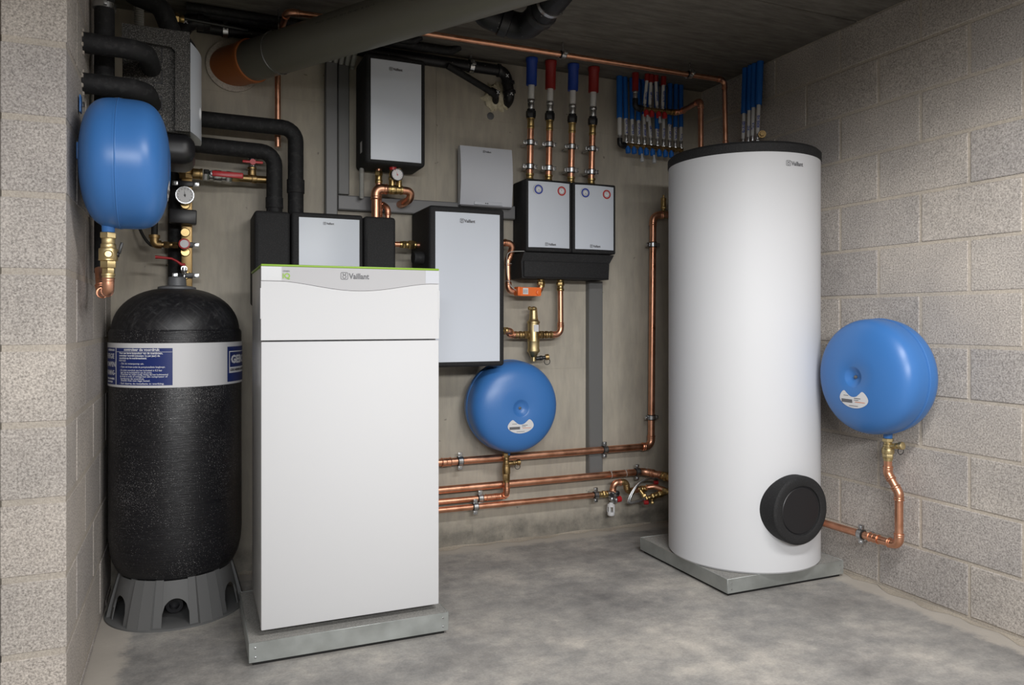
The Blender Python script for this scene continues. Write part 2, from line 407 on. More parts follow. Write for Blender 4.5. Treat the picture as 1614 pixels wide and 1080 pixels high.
# ------------------------------------------------------------------ the setting
HC = 2.394
def struct(o): o['kind'] = 'structure'; return o
bm = bm_(); box(bm, -1.9, 2.80, -3.2, 3.66, -.12, 0); struct(obj('floor', bm, 'floor'))
bm = bm_(); box(bm, -1.9, 2.80, -3.2, 3.66, HC+.012, HC+.2); ceil = struct(obj('ceiling', bm, 'ceiling'))
slab = None
ys = [3.60, 3.024, 2.416, 1.81, 1.206, .60, 0, -.6, -1.2, -1.8, -2.4, -3.0]
for i in range(len(ys)-1):                                     # precast ceiling planks, joints recessed
    bm = bm_(); box(bm, -1.88, 2.66, ys[i+1]+.0035, ys[i]-.0035, HC+(i % 3)*.0012, HC+.03, .003, 1)
    obj('slab', bm, 'ceiling', ceil)
bm = bm_(); box(bm, -1.9, 2.80, 3.5, 3.66, 0, HC+.1); wall_back = struct(obj('wall_back', bm, 'wall'))
# faint formwork seams: thin proud fins of cement left by the shuttering
for x in (2.235, 1.09, -.1):
    bm = bm_(); box(bm, x-.0015, x+.0015, 3.4985, 3.502, 0.02, HC-.02); obj('seam', bm, 'wall', wall_back)
for z in (.86, 2.10):
    bm = bm_(); box(bm, -.29, 2.62, 3.4985, 3.502, z-.0012, z+.0012); obj('seam', bm, 'wall', wall_back)

def block_mesh(l, dpt, h, axis):
    bm = bm_()
    if axis == 'y': box(bm, -dpt/2, dpt/2, -l/2, l/2, -h/2, h/2, .0022, 1)
    else: box(bm, -l/2, l/2, -dpt/2, dpt/2, -h/2, h/2, .0022, 1)
    me = bpy.data.meshes.new('block'); bm.to_mesh(me); bm.free(); me.materials.append(M['block']); return me
def place_block(me, parent, x, y, z):
    o = bpy.data.objects.new('block', me); COL.objects.link(o); o.parent = parent
    o.location = (x+random.uniform(-.0012, .0012), y, z); o.rotation_euler = (0, 0, random.uniform(-.003, .003))
# right wall: blocks 390 x 190 in running bond, joints recessed a few millimetres
bm = bm_(); box(bm, 2.6432, 2.80, -3.2, 3.5, 0, HC+.05); wr = struct(obj('wall_right', bm, 'mortar'))
mf = block_mesh(.387, .05, .187, 'y'); cuts = {}
for k in range(12):
    z0 = .010+.2*k; j0 = 2.107 if k % 2 else 1.905
    y = j0-.4*8
    while y < 3.5:
        a, b = y, min(y+.4, 3.497)
        if b > .2 and b-a > .05:                               # only those the room shows
            L = round(b-a-.012, 3); zz0, zz1 = z0+.006, min(z0+.194, HC-.004)
            me = mf if abs(L-.388) < .004 and k not in (0, 11) else cuts.setdefault((L, k == 0, k == 11), block_mesh(L, .05, zz1-zz0, 'y'))
            place_block(me, wr, 2.640+.025, (a+b)/2, (zz0+zz1)/2)
        y += .4
# left pier wall, its end towards the camera
bm = bm_(); box(bm, -.450, -.3066, 2.3008, 3.5, 0, HC+.05); wl = struct(obj('wall_left', bm, 'mortar'))
mfl = block_mesh(.390, .148, .184, 'y'); cuts = {}
for k in range(-1, 12):
    z0 = .035+.2*k; zz0, zz1 = max(z0+.008, .003), min(z0+.192, HC-.004)
    if zz1-zz0 < .015: continue
    y = 2.294 if k % 2 == 0 else 2.294-.2
    while y < 3.5:
        a, b = max(y, 2.294), min(y+.4, 3.499)
        if b-a > .04:
            L = round(b-a-.010, 3); full = abs(L-.390) < .004 and k not in (-1, 11)
            me = mfl if full else cuts.setdefault((L, k in (-1,), k == 11), block_mesh(L, .148, zz1-zz0, 'y'))
            place_block(me, wl, -.379, (a+b)/2, (zz0+zz1)/2)
        y += .4
# the rest of the cellar, behind and beside the camera
bm = bm_(); box(bm, -1.9, -.455, 3.36, 3.5, 0, HC); struct(obj('wall_niche', bm, 'wall'))
bm = bm_(); box(bm, -2.02, -1.9, -3.2, 3.66, 0, HC+.1); struct(obj('wall_side', bm, 'wall'))
bm = bm_(); box(bm, -1.9, 2.80, -3.32, -3.2, 0, HC+.1); struct(obj('wall_front', bm, 'wall'))
bm = bm_(); box(bm, -.90, 2.64, -.60, -.42, 1.88, HC); struct(obj('trim_lintel', bm, 'wall'))

# pale cement dust swept against the foot of the walls
bm = bm_()
poly = [(0, 0)]
for x0, y0, x1, y1, nx, ny in ((2.64, .6, 2.64, 3.45, -1, 0), (2.60, 3.5, -.25, 3.5, 0, -1)):
    n = 60; A = []
    for i in range(n+1):
        t_ = i/n; x = x0+(x1-x0)*t_; y = y0+(y1-y0)*t_; wd = .022+.016*math.sin(i*1.7)+.012*math.sin(i*.61+1)+random.uniform(0, .008); hh = .006+.003*math.sin(i*.9)
        A.append([bm.verts.new((x, y, hh)), bm.verts.new((x+nx*wd*.4, y+ny*wd*.4, hh*.45)), bm.verts.new((x+nx*wd, y+ny*wd, .0008))])
    for p, q in zip(A, A[1:]):
        for j in range(2): bm.faces.new((p[j], q[j], q[j+1], p[j+1]))
o = obj('swept_dust', bm, 'dust'); o['kind'] = 'stuff'; o['label'] = 'pale cement dust swept along the foot of the walls'; o['category'] = 'dust'

# ------------------------------------------------------------------ heat pump and its plinth
def plinth(x0, x1, y0, y1, z1, label):
    t = thing('equipment_plinth', label, 'plinth', ((x0+x1)/2, (y0+y1)/2, 0), 'low galvanised plinths on the floor')
    bm = bm_(); box(bm, x0+.012, x1-.012, y0+.012, y1-.012, 0, .013); obj('rubber_mat', bm, 'rubber', t, label='thin black mat under the plinth')
    bm = bm_(); th = .0025
    for a, b, c, d in ((x0, x1, y0, y0+th), (x0, x1, y1-th, y1), (x0, x0+th, y0+th, y1-th), (x1-th, x1, y0+th, y1-th)): box(bm, a, b, c, d, .012, z1, .0008, 1)
    obj('metal_edging', bm, 'galv', t)
    bm = bm_(); box(bm, x0+th, x1-th, y0+th, y1-th, .013, z1-.0015); obj('slab_top', bm, 'fill', t)
    for x in (x0+.02, x1-.02):
        for z in (.028, z1-.018):
            bm = bm_(); lathe(bm, (x, y0, z), (0, -1, 0), [(-.001, .0035), (.001, .0032), (.0018, .0015)], 10); obj('rivet', bm, 'steel', t)
plinth(.168, .836, 2.545, 3.045, .076, 'galvanised steel plinth under the white heat pump')
plinth(1.975, 2.595, 2.445, 3.085, .07, 'square galvanised plinth under the tall white cylinder tank')

X0, X1, YF, ZB, ZT = .208, .812, 2.58, .088, 1.292
hp = thing('heat_pump', 'tall white heat pump cabinet with a silver top strip and green edge', 'heat pump', ((X0+X1)/2, 2.85, .076))
bm = bm_(); box(bm, X0+.004, X1-.004, YF+.030, 3.03, ZB, ZT-.006, .004); obj('casing', bm, 'casing', hp)
for x in (X0+.06, X1-.06):
    for y in (YF+.09, 2.98):
        bm = bm_(); lathe(bm, (x, y, .0755), (0, 0, 1), [(0, .02), (.013, .02)], 16); obj('foot', bm, 'black', hp)
bm = bm_(); box(bm, X0, X1, YF, YF+.030, ZB+.008, 1.0375, .004); obj('front_panel', bm, 'white', hp)
def wave(tt):
    if tt < .1 or tt > .95: return 1.2365
    q = (tt-.1)/.85; return 1.2365-.0285*math.sin(PI*q)**1.6
N = 40
w_pts = [(X0+(X1-X0)*i/N, wave(i/N)) for i in range(N+1)]
f0 = lambda a, b: V((a, YF, b)); f1 = lambda a, b: V((a, YF+.030, b))
bm = bm_(); prism(bm, [(X0, 1.0425), (X1, 1.0425)]+[(x, z-.0006) for x, z in reversed(w_pts)], f0, f1); obj('upper_panel', bm, 'white', hp)
bm = bm_(); prism(bm, [(X0, 1.2845), (X1, 1.2845)][::-1]+[(x, z+.0006) for x, z in w_pts], lambda a, b: V((a, YF-.0015, b)), f1); st = obj('control_strip', bm, 'silver', hp, label='silver grey strip with a wavy lower edge')
for a, b in ((X0+.0005, X0+.064), (X1-.05, X1-.0005)):
    bm = bm_(); box(bm, a, b, YF-.0022, YF-.0014, 1.2385, 1.284); obj('end_cover', bm, 'casing' if a < .4 else 'ctrl', st)
bm = bm_(); box(bm, X0, X1, YF-.002, 3.03, 1.2848, ZT, .002); obj('green_edge', bm, 'green', hp, label='bright green edge along the top')
for s, x in ((-1, X0), (1, X1)):
    bm = bm_(); box(bm, x-.003, x+.003, YF-.0012, YF+.02, 1.112, 1.214, .002); obj('side_grip', bm, 'white', hp)
logo(hp, front(.518, YF-.0022, 1.2585), .108, 'print_grey')
bm = bm_(); text(bm, 'iQ', .024, front(.2745, YF-.0028, 1.2465), bold=.0010); obj('badge', bm, 'green', hp, label='small green letters on the strip')
bm = bm_(); text(bm, 'GREEN', .0072, front(.2755, YF-.0028, 1.2675), wide=1.0); obj('badge_text', bm, 'print_grey', hp)

# ------------------------------------------------------------------ hot water storage tank
TX, TY, TR = 2.287, 2.728, .327
tk = thing('storage_tank', 'tall white cylindrical hot water tank with a black lid', 'water tank', (TX, TY, .07))
bm = bm_(); lathe(bm, (TX, TY, 0), (0, 0, 1), [(.0700, TR-.02), (.0705, TR-.006), (.078, TR), (1.80, TR)], 96); obj('jacket', bm, 'tankwhite', tk)
bm = bm_(); lathe(bm, (TX, TY, 0), (0, 0, 1), [(1.797, TR+.0015), (1.800, TR+.0035), (1.832, TR+.0035), (1.842, TR-.006), (1.845, TR-.03), (1.846, 0)], 96); obj('lid', bm, 'epp', tk)
FX, FZ = 2.270, .337
bm = bm_(); lathe(bm, (FX, TY-TR+.058, FZ), (0, -1, 0), [(0, .137), (.092, .140), (.101, .139), (.106, .134), (.108, .127), (.108, .103), (.1065, .1005), (.100, .0995), (.0995, .098)], 64)
fl = obj('flange_cover', bm, 'epp', tk, label='round black cover low on the tank')
bm = bm_(); lathe(bm, (FX, TY-TR-.039, FZ), (0, -1, 0), [(0, .0955), (.004, .0955), (.006, .093), (.0062, 0)], 48); obj('flange_plate', bm, 'black', fl)
def cyl_print(cx, cy, R, az, z):                               # az: direction of the outward normal, image-right is +a
    def f(a, b):
        q = az+a/R; return V((cx+R*math.cos(q), cy+R*math.sin(q), z+b))
    return f
logo(tk, cyl_print(TX, TY, TR+.0008, math.radians(-90), 1.752), .098, 'print_grey')

# ------------------------------------------------------------------ black pressure vessel with label band
GX, GY, GR = -.052, 3.2, .2365
gv = thing('pressure_vessel', 'large black wound pressure vessel with a white and blue label band', 'pressure vessel', (GX, GY, 0))
bm = bm_(); lathe(bm, (GX, GY, 0), (0, 0, 1), [(.150, .15), (.158, .190), (.178, .209), (.21, .2235), (.25, .2325), (.30, GR), (.62, GR-.001), (1.064, GR-.001), (1.074, GR-.006)], 72); obj('body', bm, 'fibre', gv)
bm = bm_(); lathe(bm, (GX, GY, 0), (0, 0, 1), [(1.068, GR-.012)]+[(1.068+.165*math.sin(a), (GR-.009)*math.cos(a)**.82) for a in [PI/2*i/14 for i in range(14)]]+[(1.2335, .03), (1.234, 0)], 72); obj('dome', bm, 'dome', gv)
bm = bm_(); lathe(bm, (GX, GY, 0), (0, 0, 1), [(1.222, .070), (1.236, .068), (1.240, .055), (1.242, .034), (1.272, .032), (1.276, .028), (1.276, 0)], 32); obj('head', bm, 'grey', gv, label='grey plastic head on top')
bm = bm_(); ring(bm, (GX, GY, .9465), (0, 0, 1), GR-.0005, GR+.0012, .159, 96); band = obj('label_band', bm, 'label', gv, label='white paper band round the vessel')
AZ = math.atan2(-GY, -GX)                                      # towards the camera
def gp(off=.0018): return cyl_print(GX, GY, GR+off, AZ, .9465)
def sheet(bm, x0, x1, z0, z1, mp, n=16):
    c = [(bm.verts.new(mp(x0+(x1-x0)*i/n, z0)), bm.verts.new(mp(x0+(x1-x0)*i/n, z1))) for i in range(n+1)]
    for a, b in zip(c, c[1:]): bm.faces.new((a[0], b[0], b[1], a[1]))
for x0, x1 in ((-.3345, -.2430), (-.2370, -.0145), (.1946, .3500)):
    bm = bm_(); sheet(bm, x0, x1, -.071, .062, gp()); obj('label_field', bm, 'navy', gv)
def fit_text(bm, s_, size, x0, x1, z, bold=0, off=.0024):      # one line of print stretched between x0 and x1
    tmp = bm_(); a_, b_ = text(tmp, s_, size, lambda a, b: V((a, b, 0)), bold); tmp.free()
    k = (x1-x0)/(b_-a_); text(bm, s_, size, lambda a, b: gp(off)(x0+(a-a_)*k, z+b), bold)
bm = bm_(); fit_text(bm, 'controleer de voordruk', .0125, -.1951, -.0565, .0525, .0005); sheet(bm, -.2365, -.0155, .0478, .0489, gp(.0024), 10)
lines = [('Voor een lange levensduur van de membraan,', .0410, -.2197, -.0468, .00035), ('controleer geregeld (minstens 1x per jaar) de', .0322, -.2197, -.0565, .00035), ('voordruk op de membraanketel.', .0233, -.2197, -.1014, .00035), ('WERKWIJZE', .0142, -.2223, -.1861, 0),
         ('- Zet de waterpomp uit.', .0037, -.2145, -.1119, .0001), ('- Open een kraan zodat de pompinstallatie leegloopt.', -.0080, -.2145, -.0388, .0001), ('- De juiste voordruk van het luchtdeel is 0,2 bar', -.0200, -.2170, -.0484, .0001), ('lager dan de inschakeldruk van de pomp.', -.0279, -.2120, -.0827, .0001),
         ('Controleer en, indien nodig, breng via het luchtventiel', -.0349, -.2120, -.0293, .0001), ('de druk in orde of verlaag met een compressor of', -.0422, -.2156, -.0309, .0001), ('handpomp de overdruk.', -.0501, -.2120, -.1101, .0001), ('Steeds met een lege ketel.', -.0570, -.2105, -.0895, .0001), ('- Stel daarna de installatie in werking.', -.0673, -.2181, -.0420, .0001)]
for s_, z, x0, x1, bo in lines: fit_text(bm, s_, .0088, x0, x1, z, bo)
for s_, z, sz, x0, x1 in (('MEMBRAAN', .0510, .009, -.310, -.2500), ('ENERGIE', .0235, .0245, -.3330, -.2520), ('POMPEN', -.0060, .0245, -.3300, -.2450), ('WARMING-', -.0365, .0245, -.3330, -.2460), ('TECHNIEK', -.0530, .008, -.320, -.2470), ('SERVICE', -.0640, .007, -.320, -.2650)): fit_text(bm, s_, sz, x0, x1, z, .0006)
obj('label_text', bm, 'print_white', gv)
bm = bm_()
sheet(bm, .2040, .3500, .0410, .0450, gp(.0022), 10); sheet(bm, .2040, .2085, -.0170, .0420, gp(.0022), 2); sheet(bm, .2040, .3500, -.0380, -.0160, gp(.0022), 10)
fit_text(bm, 'GEBO', .040, .2155, .3420, .0000, .0022); obj('brand_mark', bm, 'print_white', gv)
bm = bm_(); fit_text(bm, 'GEBO-MEMBRAANVATEN', .0125, .2090, .3450, -.0310, .0004, .0028); obj('brand_line', bm, 'print_black', gv)
# base skirt with six arches and raised pilasters
bm = bm_(); cols = []
def col_at(a, zlow, dr): cols.append((a, zlow, dr))
for s in range(6):
    c0 = math.radians(60*s)+AZ-.02
    aw = math.radians(11.5)
    seq = [(-aw, .0, 0)]
    for i in range(13):
        q = -1+2*i/12; seq.append((aw*q, .052+.050*math.sqrt(max(0, 1-q*q)), 0))
    seq += [(aw, .0, 0), (math.radians(19.5), 0, 0), (math.radians(20.2), 0, .013), (math.radians(29.5), 0, .013), (math.radians(30), 0, .007), (math.radians(30.5), 0, .013), (math.radians(39.8), 0, .013), (math.radians(40.5), 0, 0)]
    cols += [(c0+a, z, d) for a, z, d in seq]
rows = []
for a, zl, d in cols:
    rr = []
    for j in range(7):
        q = j/6; z = zl+.004*(zl == 0)+(.163-zl)*q; r = .232-(.232-.196)*(z/.163)**1.1+d*(1-.5*z/.163); rr.append(bm.verts.new((GX+r*math.cos(a), GY+r*math.sin(a), z)))
    rows.append(rr)
nC = len(rows)
for i in range(nC):
    A, B = rows[i], rows[(i+1) % nC]
    if abs(cols[i][0]-cols[(i+1) % nC][0]) < 1e-6: continue
    for j in range(6): bm.faces.new((A[j], B[j], B[j+1], A[j+1]))
bmesh.ops.recalc_face_normals(bm, faces=bm.faces[:])
bmesh.ops.solidify(bm, geom=bm.faces[:], thickness=.004)
sk = obj('base_skirt', bm, 'base', gv, 30, label='grey plastic skirt base with arched openings')
bm = bm_(); lathe(bm, (GX, GY, 0), (0, 0, 1), [(0, .17), (0, .249), (.006, .249), (.008, .246), (.007, .17)], 72); obj('base_flange', bm, 'base', sk)
bm = bm_(); lathe(bm, (GX, GY-.02, .058), (-.06, -1, -.05), [(0, .024), (.10, .024), (.10, .03), (.115, .03), (.115, .018), (.09, .018)], 24); obj('drain_port', bm, 'black', gv)

# ------------------------------------------------------------------ blue expansion vessels
def vessel(label, c, ax, R, d, port_dir_off, tab):
    """c: centre; ax: outward axis (unit, horizontal)."""
    ax = V(ax); c = V(c); t = thing('expansion_vessel', label, 'expansion vessel', c, 'blue expansion vessels on the walls')
    h = d/2; prof = []
    for i in range(33):
        q = -1+2*i/32; q = math.copysign(abs(q)**.8, q)
        prof.append((q*h, R*(1-abs(q)**4)**(1/2.2)))
    prof[0] = (-h, 0); prof[-1] = (h, 0)
    # dimple in the outer face
    prof = prof[:-1]
    dm = [(h*.999, .043), (h-.003, .038), (h-.013, .026), (h-.018, .013), (h-.0185, 0)]
    prof = [p for p in prof if p[1] > .045 or p[0] < 0]+dm
    bm = bm_(); lathe(bm, c, ax, prof, 72); sh = obj('shell', bm, 'vessel', t)
    bm = bm_(); torus(bm, c+ax*(-h*.12), ax, R*1.0005, .0022, 72, 6); ring(bm, c+ax*(-h*.12), ax, R*.99, R*1.004, .014, 72); obj('seam', bm, 'vessel', t)
    up = V((0, 0, 1)); s = up.cross(ax)
    bm = bm_(); lathe(bm, c+ax*(h-.019), ax, [(0, .007), (.005, .007), (.006, .004), (.010, .003)], 12); obj('valve_stub', bm, 'grey', t)
    if True:
        f = c+ax*(h+.0006); out = []; lw = R/.222
        ctl = [(-.067, -.083), (-.058, -.100), (-.032, -.114), (0, -.119), (.032, -.114), (.058, -.100), (.067, -.083), (.058, -.064), (.043, -.053), (.030, -.062), (.015, -.073), (0, -.076), (-.015, -.073), (-.030, -.062), (-.043, -.053), (-.058, -.064)]
        for k in range(16):                                    # smooth closed outline through the control points
            p0, p1, p2, p3 = (V((*ctl[(k+q) % 16], 0)) for q in (-1, 0, 1, 2))
            for q in range(3):
                u = q/3; v = .5*((2*p1)+(p2-p0)*u+(2*p0-5*p1+4*p2-p3)*u*u+(3*p1-p0-3*p2+p3)*u**3); out.append((v.x*lw, v.y*lw))
        def mp(a, b, e=0):
            rr = math.hypot(a, b)/R; q = max(0, 1-rr**2.2)**.25
            return c+ax*(h*q+.0012+e)+s*a+up*b
        bm = bm_(); cx_, cy_ = 0, -.094*lw
        A = [bm.verts.new(mp(a, b)) for a, b in out]; B = [bm.verts.new(mp(cx_+(a-cx_)*.5, cy_+(b-cy_)*.5)) for a, b in out]
        n = len(out)
        for k in range(n): bm.faces.new((A[k], A[(k+1) % n], B[(k+1) % n], B[k]))
        bm.faces.new(B); st_ = obj('sticker', bm, 'label', t, label='white curved sticker with small print')
        bm = bm_()
        for x0, x1, z0, z1 in ((-.058, -.005, -.099, -.086), (.004, .034, -.0815, -.0790), (.004, .024, -.088, -.086), (-.046, -.022, -.073, -.071), (-.022, .020, -.111, -.109)):
            sheet(bm, x0*lw, x1*lw, z0*lw, z1*lw, lambda a, b: mp(a, b, .0006), 6)
        obj('fine_print', bm, 'print_grey', st_)
        bm = bm_()
        for x0, x1, z0, z1 in ((.008, .052, -.0950, -.0930),): sheet(bm, x0*lw, x1*lw, z0*lw, z1*lw, lambda a, b: mp(a, b, .0006), 6)
        obj('coloured_print', bm, 'print_orange', st_)
    # port underneath, near the wall side
    p = c+ax*port_dir_off; rz = R*.965
    bm = bm_(); lathe(bm, (p.x, p.y, c.z-rz+.02), (0, 0, -1), [(0, .030), (.012, .024), (.022, .0175), (.052, .0165)], 20); obj('port', bm, 'vessel', t)
    # wall bracket
    bm = bm_(); b0 = c-ax*h; obox(bm, b0+up*(R*.15)-ax*.003, s, ax, up, .035, .006, R*.25, .001)
    if tab:
        obj('bracket', bm, 'vessel', t); bm = bm_(); obox(bm, b0+up*(R*.98)-ax*.006+s*.075, s, ax, up, .03, .004, .05, .001)
    obj('bracket', bm, 'vessel', t)
    bm = bm_(); hexnut(bm, b0+up*(R*(.98 if tab else .5))-ax*.004+s*(.075 if tab else 0), ax, .008, .008); obj('bolt', bm, 'steel', t)
    return V((p.x, p.y, c.z-rz-.032))
pL = vessel('blue expansion vessel on the left block wall, seen from its side', (-.305+.012+.1175, 2.452, 1.559), (1, 0, 0), .185, .235, -.045, True)
pR = vessel('blue expansion vessel on the right block wall beside the white tank', (2.64-.012-.125, 2.196, .886), (-1, 0, 0), .228, .25, -.065, False)
pB = vessel('blue expansion vessel on the back wall below the brass separator', (1.418, 3.5-.012-.129, .696), (0, -1, 0), .220, .258, -.045, False)

# ------------------------------------------------------------------ black boxes with pale covers on the back wall
def shell_box(parent, x0, x1, y0, z0, z1, bev=.014, m='epp', y1=3.495):
    bm = bm_(); box(bm, x0, x1, y0, y1, z0, z1, bev, 3); return obj('shell', bm, m, parent)
def cover(parent, x0, x1, z0, z1, yf, bulge=.004, name='cover', m='panel'):
    bm = bm_(); bowed(bm, x0, x1, z0, z1, yf, bulge, .006); return obj(name, bm, m, parent)
A = thing('wall_module', 'upright black box with a glossy pale cover hung high on the wall', 'module', (.834, 3.39, 1.795), 'black modules with pale covers')
shell_box(A, .697, .972, 3.285, 1.797, 2.283, .018)
cover(A, .722, .950, 1.814, 2.256, 3.283, .003)
logo(A, front(.836, 3.278, 2.219), .066)
bm = bm_(); flat(bm, [(3.345, 1.855), (3.385, 1.855), (3.385, 1.905), (3.345, 1.905)], lambda a, b: V((.6963, a, b))); obj('type_label', bm, 'label', A)
B = thing('buffer_module', 'tall black box with a long pale cover right of the heat pump', 'module', (1.142, 3.35, .899), 'black modules with pale covers')
shell_box(B, .963, 1.321, 3.2, .899, 1.617)
cover(B, .990, 1.296, .922, 1.589, 3.198, .006)
logo(B, front(1.142, 3.190, 1.553), .080)
Cm = thing('pump_module', 'wide black box with a pale centre cover behind the heat pump', 'module', (.53, 3.37, 1.17), 'black modules with pale covers')
for xa, xb in ((.236, .378), (.686, .826)):
    bm = bm_(); box(bm, xa, xb, 3.25, 3.495, 1.17, 1.559, .014, 3); obj('side_shell', bm, 'epp', Cm)
bm = bm_(); box(bm, .383, .681, 3.246, 3.495, 1.165, 1.561, .012, 3); obj('shell', bm, 'epp', Cm)
cover(Cm, .412, .664, 1.19, 1.539, 3.244, .003)
logo(Cm, front(.536, 3.239, 1.517), .050)
for s, xa, xb in ((1, .250, .366), (-1, .812, .698)):          # raised flap with a rounded shoulder on each side
    pts = [(xa, 1.18), (xb, 1.18), (xb, 1.455)]+[(xb-(xb-xa)*.22*(1-math.cos(PI/2*k/6)), 1.455+.038*math.sin(PI/2*k/6)) for k in range(1, 7)]+[(xa, 1.508)]
    bm = bm_(); prism(bm, pts, lambda a, b: V((a, 3.2465, b)), lambda a, b: V((a, 3.256, b))); obj('flap', bm, 'epp', Cm)
D = thing('controller_box', 'flat pale grey controller box with a curved front on the back wall', 'controller', (1.317, 3.46, 1.66))
bm = bm_(); n = 14; th = []
for i in range(n+1):
    q = i/n; z = 1.664+(1.947-1.664)*q; th.append((3.428-.018*math.sin(PI*q*.9+.15), z))
prism(bm, [(3.456, 1.664)]+th+[(3.456, 1.947)], lambda a, b: V((1.183, a, b)), lambda a, b: V((1.452, a, b))); obj('housing', bm, 'ctrl', D)
bm = bm_(); box(bm, 1.185, 1.45, 3.42, 3.456, 1.657, 1.664); obj('base_plate', bm, 'print_grey', D)
bm = bm_(); box(bm, 1.195, 1.44, 3.455, 3.4995, 1.69, 1.935); obj('mounting_plate', bm, 'print_grey', D)
bm = bm_(); box(bm, 1.255, 1.40, 3.4165, 3.423, 1.667, 1.683, .001); obj('flap', bm, 'ctrl', D)
bm = bm_(); text(bm, '\u25b2 \u25b2', .008, front(1.317, 3.4157, 1.672), align='CENTER'); text(bm, 'A A', .008, front(1.317, 3.4157, 1.672), align='CENTER'); obj('symbols', bm, 'print_black', D)
logo(D, front(1.322, 3.4186, 1.925), .048)
for i, (x0, x1, lab) in enumerate(((1.488, 1.738, 'left one of the two black pump groups with pale covers'), (1.741, 1.989, 'right one of the two black pump groups with pale covers'))):
    t = thing('pump_group', lab+' and round dials', 'pump group', ((x0+x1)/2, 3.42, 1.443), 'twin pump groups')
    shell_box(t, x0, x1, 3.333, 1.443, 1.796, .008)
    px0, px1 = (1.500, 1.722) if i == 0 else (1.755, 1.974)
    cover(t, px0, px1, 1.463, 1.783, 3.331, .012)
    gx = ((1.549, 1.674), (1.806, 1.928))[i]
    for x, mcol, nd in ((gx[0], 'print_blue', (.4, -.9)), (gx[1], 'red', (-.2, .9))):
        q = (x-px0)/(px1-px0); yf = 3.331-.012*(1-(2*q-1)**2)
        bm = bm_(); lathe(bm, (x, yf+.002, 1.743), (0, -1, 0), [(0, .027), (.004, .026), (.005, .023), (.0045, .019)], 28); gb = obj('dial_bezel', bm, 'label', t)
        bm = bm_(); ring(bm, (x, yf-.0028, 1.743), (0, 1, 0), .0158, .0228, .002, 28); obj('dial_ring', bm, mcol, gb, label='coloured ring round the dial')
        bm = bm_(); lathe(bm, (x, yf-.0015, 1.743), (0, -1, 0), [(0, .019), (.002, .0188)], 24); obj('dial', bm, 'print_white', gb)
        bm = bm_(); mp = front(x, yf-.0040, 1.743); flat(bm, [(-nd[1]*.0015, nd[0]*.0015), (nd[1]*.0015, -nd[0]*.0015), (nd[0]*.012, nd[1]*.012)], mp)
        frame2d(bm, circ(0, 0, .0135, 24), circ(0, 0, .0122, 24), mp); obj('needle', bm, 'print_black', gb)
    logo(t, front((px0+px1)/2+(.005 if i == 0 else .0), 3.3178, 1.479), .066)
mf_ = thing('distribution_manifold', 'black insulated manifold box under the twin pump groups', 'manifold', (1.73, 3.42, 1.313))
bm = bm_(); prism(bm, [(1.475, 1.314), (1.958, 1.314), (1.962, 1.395), (1.990, 1.440), (1.487, 1.440), (1.470, 1.395)], lambda a, b: V((a, 3.352, b)), lambda a, b: V((a, 3.495, b)))
obj('shell', bm, 'epp', mf_)
bm = bm_(); box(bm, 1.482, 1.952, 3.342, 3.36, 1.318, 1.398, .006); obj('front_cover', bm, 'epp', mf_)

# station on the left wall, front looking to the right
F = thing('station_module', 'speckled black foam station on the left wall with a curved white front', 'module', (-.11, 2.97, 1.66))
bm = bm_(); box(bm, -.216, -.006, 2.868, 3.10, 1.760, 2.108, .006); obj('shell', bm, 'epp_grey', F)
bm = bm_(); rim = .012
prism(bm, [(-.216, 2.107), (-.006, 2.107), (-.006, 1.762), (-.052, 1.762), (-.052, 2.034), (-.064, 2.048), (-.216, 2.056)], lambda a, b: V((a, 2.846, b)), lambda a, b: V((a, 2.872, b))); obj('shell_rim', bm, 'epp_grey', F)
pz = [(2.052, -.094), (1.998, -.094), (1.996, -.117), (1.972, -.117), (1.970, -.094), (1.925, -.094), (1.923, -.119), (1.88, -.119), (1.878, -.095), (1.835, -.095), (1.833, -.118), (1.78, -.118)]
bm = bm_(); prev = None
for (z, x), (z2, x2) in zip(pz, pz[1:]):
    box(bm, min(x, x2)-.0016, max(x, x2)+.0016, 2.8662, 2.869, min(z, z2)-.0016, max(z, z2)+.0016)
obj('joint_line', bm, 'black', F)
n = 12; arc = [(-.004+.038*math.sin(PI*(i/n)*.62), 2.852+.225*i/n) for i in range(n+1)]
bm = bm_(); prism(bm, arc+[(-.004, 2.852+.225)], lambda a, b: V((a, b, 1.765)), lambda a, b: V((a, b, 2.076))); cv = obj('cover', bm, 'panel', F, label='curved pale front cover')
bm = bm_(); lathe(bm, (.018, 2.985, 1.86), (1, .12, 0), [(0, .026), (.010, .026), (.013, .02)], 24); obj('button', bm, 'white', cv)
bm = bm_(); prism(bm, [(-.004, 2.852), (.012, 2.89), (.034, 3.08), (-.02, 3.10)], lambda a, b: V((a, b, 2.079)), lambda a, b: V((a*.4-.01, b, 2.104))); obj('top_cap', bm, 'epp', F)
bm = bm_(); pr_ = [(-.12, 2.855)]+[(-.014+.036*math.sin(PI*i/16), 2.86+.22*i/16) for i in range(17)]+[(-.12, 3.08)]
box(bm, -.20, .012, 2.856, 3.09, 1.655, 1.762, .042, 6); obj('lower_shell', bm, 'black', F)

